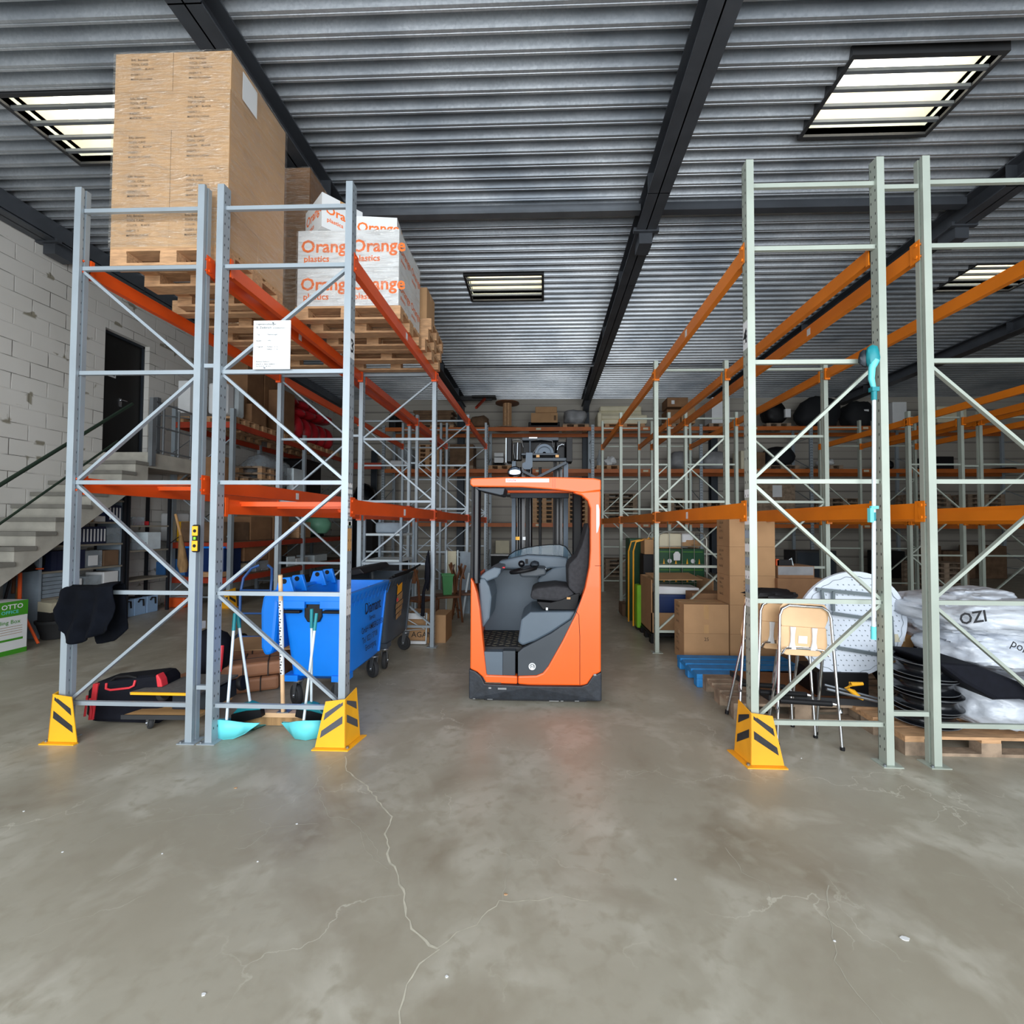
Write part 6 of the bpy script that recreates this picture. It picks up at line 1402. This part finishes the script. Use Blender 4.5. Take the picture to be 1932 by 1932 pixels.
for li, z in enumerate(BL):
    for j in range(len(BX)-1):
        for y in (BY0, BY1):
            g = MB().box(BX[j]+.05, BX[j+1]-.05, y-.025, y+.025, z-.13, z, 'beamB'); 
            if y == BY0: g.box((BX[j]+BX[j+1])/2-.12, (BX[j]+BX[j+1])/2+.05, y-.027, y-.025, z-.1, z-.03, 'cream')
            g.build('beam', BR)
        if li < 3: MB().box(BX[j]+.1, BX[j+1]-.1, BY0+.3, BY0+.36, z-.06, z-.002, 'beamold').build('support_bar', BR)
T3, T2, T1_ = BL[2]+.003, BL[1]+.003, BL[0]+.003
def bk(label, px0, py0, px1, lv, m, name='cardboard_box', cat='box', Y=15.45, dep=.7, bev=.02, dz=0, py1=None, extra=None, group=None, pal=None, blob=None):
    a, b = P(px0, py0, Y=Y), P(px1, py0, Y=Y); z0 = lv+dz if py1 is None else P(px0, py1, Y=Y).z
    if pal:
        pallet(pal, (a.x+b.x)/2, Y+.4, z0, 0, max(.8, b.x-a.x), .8, 'woodold', 'woodold', simple=True); z0 += .147
    if blob is not None:
        mb = MB().blob(((b.x-a.x)/2, dep/2, (b.z-z0)/2), ((b.x-a.x)/2*.95, dep/2, (b.z-z0)/2), m, .14, 1.7, blob, 24, flat=0.0, pw=.8)
    else: mb = MB().box(0, b.x-a.x, 0, dep, 0, b.z-z0, m)
    if extra: extra(mb, b.x-a.x, dep, b.z-z0)
    return tag(mb.build(name, None, (a.x, Y, z0), bevel=0 if blob is not None else bev, ang=70), label, cat, group)
# top level
bk('black drum on the top level at the left end of the back rack', 733, 780, 747, T3, 'blk', 'drum', 'drum', bev=.05)
for k in range(5): bk(['lowest', 'second', 'third', 'fourth', 'topmost'][k]+' sheet bundle of flattened cardboard on the back rack top level', 781-3*k, 794-6*k, 858-k, T3, 'card3', 'cardboard_bundle', 'cardboard', dep=.75, dz=.15+.085*k if 0 else (.15+.11*k), group='flattened cardboard bundles') if 0 else None
pallet('pallet under the flattened cardboard on the back rack top level', P(820, 800, Y=15.8).x, 15.85, T3, 0, 1.5, .8, 'woodold', simple=True)
for k in range(6):
    a, b = P(779+(k*2 % 5), 790, Y=15.5), P(856-(k*3 % 7), 790, Y=15.5)
    tag(MB().box(a.x, b.x, 15.5+.02*(k % 2), 16.2, T3+.15+.085*k, T3+.15+.085*k+.08, 'card3').build('cardboard_bundle', bevel=.01), ['lowest', 'second lowest', 'third lowest', 'third highest', 'second highest', 'topmost'][k]+' flattened cardboard bundle on the back rack top level', 'cardboard', 'flattened cardboard bundles')
bk('brown wrapped bundle right of the flattened cardboard, back rack top level', 884, 781, 922, T3, 'card3', 'wrapped_bundle', 'bundle', blob=5, dz=.02)
t = thing('cable_reel', 'wooden cable reel standing on the back rack top level', 'reel', (P(957, 800, Y=15.7).x, 15.7, T3))
MB().cyl((0, 0, 0), (0, 0, .03), .55, 'woodold', 24).build('flange', t); zt_ = P(957, 762, Y=15.7).z-T3
MB().cyl((0, 0, zt_), (0, 0, zt_+.035), .42, 'wooddark', 24).build('flange', t)
for k in range(10): MB().cb((.14*math.cos(k*PI/5), .14*math.sin(k*PI/5), zt_/2+.01), (.075, .02, zt_-.02), 'wood', k*PI/5+PI/2).build('stave', t)
bk('lower brown printed carton on the back rack top level', 1002, 779, 1052, T3, 'card', dz=.1, extra=lambda m_, w, d_, h: m_.box(w*.86, w*.95, -.002, 0, h*.4, h*.8, 'card3'))
bk('upper smaller brown carton on the lower printed carton', 1010, 767, 1051, T3, 'card', py1=778.7)
bk('dark film wrapped base under the brown printed cartons', 997, 796, 1056, T3, 'blk', 'dark_box', 'box')
pallet('pallet under the film covered heap, back rack top level', P(1085, 800, Y=15.85).x, 15.85, T3, 0, .9, .8, 'woodold', simple=True)
bk('grey film covered heap on the back rack top level', 1062, 768, 1108, T3, 'greybag', 'covered_heap', 'heap', blob=9, dz=.15)
# sofa
s0, s1 = P(1127, 800, Y=15.5), P(1216, 757, Y=15.9)
t = thing('sofa', 'cream two seat sofa on a pallet on the back rack top level', 'sofa', (s0.x, 15.45, T3+.15)); w_ = s1.x-s0.x
pallet('pallet under the cream sofa on the back rack', s0.x+w_*.55, 15.85, T3, 0, w_*.8, .8, 'wood', simple=True)
MB().box(.12, w_, .05, .8, .0, .16, 'cream').build('base', t, bevel=.03)
MB().box(.14, w_, .0, .6, .15, .3, 'cream').build('seat_cushion', t, bevel=.05)
MB().prism([(.55, .28), (.75, .75), (.85, .75), (.8, .1)], 'x', .14, w_-.05, 'cream').build('backrest', t, bevel=.04)
MB().box(.16, w_-.06, .6, .85, .58, .78, 'cream').build('headrest', t, bevel=.06)
MB().box(.0, .16, .0, .8, -.12, .42, 'cream').build('armrest', t, bevel=.07)
bk('brown carton stack left part, right of the sofa on the top level', 1258, 772, 1284, T3, 'card2', pal='pallet under the brown carton stack right of the sofa')
bk('brown carton stack right part, right of the sofa on the top level', 1286, 768, 1312, T3, 'card', dz=.15)
bk('upper brown carton with white label on the stack right of the sofa', 1259, 750, 1298, T3, 'card2', py1=767.5, extra=lambda m_, w, d_, h: m_.box(w*.2, w*.35, -.002, 0, h*.3, h*.7, 'white'))
bk('tall white cabinet on the back rack top level', 1343, 749, 1377, T3, 'white', 'cabinet', 'cabinet', pal='pallet under the tall white cabinet')
bk('dark lumpy machine on a pallet, back rack top level', 1446, 758, 1492, T3, 'blk', 'covered_machine', 'machine', pal='pallet under the dark lumpy machine', blob=21, extra=lambda m_, w, d_, h: m_.cb((w*.85, .0, h*.45), (.18, .1, .28), 'white'))
bk('huge black bag left of the second one, back rack top level', 1513, 744, 1600, T3, 'black cloth', 'black_bag', 'bag', dep=.85, blob=23)
bk('second huge black bag with a white label, back rack top level', 1602, 752, 1662, T3, 'black cloth', 'black_bag', 'bag', dep=.8, blob=25, extra=lambda m_, w, d_, h: m_.cb((w*.55, .02, h*.55), (.15, .02, .14), 'white'))
bk('white square box on the back rack right of the black bags', 1684, 758, 1711, T3, 'whitebox')
bk('long beige carton at the right end of the back rack top level', 1768, 766, 1824, T3, 'cream', pal='pallet under the long beige carton')
# middle level
bk('white curved plastic tub on the middle level of the back rack', 735, 868, 768, T2, 'white', 'tub', 'tub', pal='pallet under the white plastic tub', bev=.06)
bk('clear crate of jumbled things on the middle level of the back rack', 750, 846, 778, T2, 'clear', 'storage_box', 'box', dep=.5, dz=.16, Y=16.0)
for k in range(6): pallet(['lowest', 'second lowest', 'third lowest', 'third highest', 'second highest', 'topmost'][k]+' pallet of the stack on the middle level of the back rack', P(812, 860, Y=15.85).x, 15.85, T2+.146*k, 0, .8, .8, 'wood', 'wood', simple=True, group='stack of empty pallets, middle level')
bk('tall brown bundle of cardboard on the middle level of the back rack', 849, 838, 893, T2, 'card3', 'cardboard_bundle', 'cardboard', pal='pallet under the tall brown cardboard bundle', bev=.03, extra=lambda m_, w, d_, h: [m_.box(-.02*(k % 2), w+.02*((k+1) % 2), -.012, 0, h*k/9+.02, h*(k+.6)/9, 'card3') for k in range(9)])
bk('upper white box on the middle level left of the mast', 932, 854, 950, T2, 'whitebox', py1=861.5)
bk('lower white box on the middle level left of the mast', 932, 863, 950, T2, 'whitebox', dz=.16)
bk('black box under the two white boxes left of the mast', 930, 872, 951, T2, 'blk', 'dark_box', 'box', dz=.148)
pallet('pallet with white boxes on the middle level left of the mast', P(945, 880, Y=15.85).x, 15.85, T2, 0, .8, .8, 'wood', simple=True)
pallet('pallet with glassware on the middle level right of the mast', P(1146, 880, Y=15.85).x, 15.85, T2, 0, .85, .8, 'wood', simple=True)
a = P(1131, 878, Y=15.6); tag(MB().lathe([(.0, 0), (.09, 0), (.1, .25), (.04, .4), (.03, .55), (0, .56)], 'clear', n=14).build('glass_bottle', None, (a.x, 15.6, T2+.15)), 'large clear glass bottle on the middle level of the back rack', 'bottle')
a = P(1151, 878, Y=15.6); tag(MB().blob((0, 0, .14), (.2, .15, .18), 'white', .4, 3, 33, 14, flat=0).build('fabric_heap', None, (a.x, 15.6, T2+.15)), 'black and white crumpled heap on the pallet right of the mast', 'heap')
bk('grey sack left of two on the middle level of the back rack', 1265, 850, 1313, T2, 'greybag', 'grey_sack', 'sack', blob=41)
bk('grey sack right of two on the middle level of the back rack', 1328, 850, 1384, T2, 'greybag', 'grey_sack', 'sack', blob=43)
bk('cream cupboard on the middle level of the back rack', 1398, 850, 1420, T2, 'cream', 'cupboard', 'cupboard')
bk('box of mixed paper goods on the middle level of the back rack', 1422, 853, 1444, T2, 'card3')
bk('black tarpaulin heap on the middle level of the back rack', 1446, 840, 1508, T2, 'black cloth', 'tarpaulin_heap', 'heap', blob=47, pal='pallet under the black tarpaulin heap')
bk('small purple and white machine on a pallet, middle level of the back rack', 1556, 864, 1580, T2, 'white', 'small_machine', 'machine', blob=51, pal='pallet under the small purple and white machine')
bk('dark helmet shaped bag on the middle level of the back rack', 1674, 866, 1692, T2, 'blk', 'dark_bag', 'bag', blob=52)
bk('long flat black case on the middle level of the back rack', 1754, 861, 1800, T2, 'blk', 'flat_case', 'case')
bk('dark covered machine at the right end of the middle level', 1893, 880, 1930, T2, 'blk', 'covered_machine', 'machine', blob=53)
# lower level: stacks of pallets
def pstack(lbl, pxc, n_, lv, w=1.0, m='woodold', Y=15.85):
    for k in range(n_):
        nm2 = ['lowest', 'second lowest', 'third lowest', 'fourth lowest', 'fifth lowest', 'sixth lowest', 'seventh lowest'][k] if k < n_-1 else 'topmost'
        pallet(nm2+' empty pallet of the '+lbl, P(pxc, 950, Y=Y).x, Y, lv+.146*k, 0, w, .8, m, m, simple=True, group='pallets of the '+lbl)
pstack('left stack seen through the truck mast', 1027, 6, T1_, .8, 'wood'); pstack('right stack seen through the truck mast', 1088, 7, T1_, .8, 'wood')
pstack('stack right of the truck on the back rack', 1168, 7, T1_, 1.1); pstack('stack behind the second right rack row', 1262, 6, T1_, 1.0)
pstack('stack left of the labelled crate', 1330, 5, T1_, 1.0); pstack('stack behind the teal broom', 1580, 6, T1_, 1.1)
pstack('far right dark stack', 1740, 7, T1_, 1.2); pstack('farthest right dark stack', 1840, 7, T1_, 1.2)
bk('wooden slatted crate with white paper on the lower level of the back rack', 1426, 914, 1500, T1_, 'woodold', 'wooden_crate', 'crate', extra=lambda m_, w, d_, h: [m_.box(0, w, -.012, 0, h*k/5+.02, h*(k+.8)/5, 'woodold') for k in range(5)]+[m_.box(w*.42, w*.66, -.016, -.012, h*.68, h*.98, 'white')])
# floor level under the back rack
pstack('stack on the floor right of the truck', 1172, 4, 0, 1.2, 'woodold', 15.7)
for i, (px0, px1, py0) in enumerate(((1210, 1250, 1035), (1668, 1708, 1040), (1754, 1776, 1030), (1780, 1840, 1040), (1850, 1900, 1030))):
    bk(['dark wooden crate on the floor under the back rack, leftmost', 'dark box on the floor under the back rack behind the white sacks', 'second dark box under the back rack behind the white sacks', 'dark crate under the back rack near the right end', 'dark crate under the back rack at the right image edge'][i], px0, py0, px1, .002, 'card3' if i != 1 else 'blk', 'dark_crate', 'crate', dep=.8)
bk('white topped table under the back rack left of the mast', 925, 1046, 962, .002, 'white', 'work_table', 'table', dep=.6, py1=1049)
bk('black cabinet below the white topped table', 927, 1049.5, 962, .002, 'blk', 'dark_cabinet', 'cabinet', dep=.6)
bk('cream panel under the back rack left of the mast', 935, 1020, 961, .002, 'cream', 'panel', 'panel', dep=.03, Y=16.2)
# stacked goods under far right racks
pstack('stack in the dark far right bay', 1760, 5, 0, 1.2, 'woodold', 13.2)
tag(MB().box(6.9, 8.0, 12.6, 13.2, 0, 1.05, 'frame').box(6.95, 7.95, 12.59, 12.6, .05, 1.0, 'steeldk').build('metal_cage'), 'dark metal cage box on the floor behind the far right racks', 'cage')
# left of back rack: reddish uprights and frames
bk('thin wire rack leaning at the left end of the back rack', 700, 850, 712, 0.0, 'steeldk', 'wire_rack', 'rack', Y=16.5, dep=.05)
# loose frames, left end bracket
tag(MB().box(P(668, 880, Y=14.9).x, P(719, 880, Y=14.9).x, 14.9, 14.95, P(700, 885, Y=14.9).z, P(700, 873, Y=14.9).z, 'beamold').build('rack_beam'), 'short dark red beam joining the left wall rack and the back rack', 'beam')
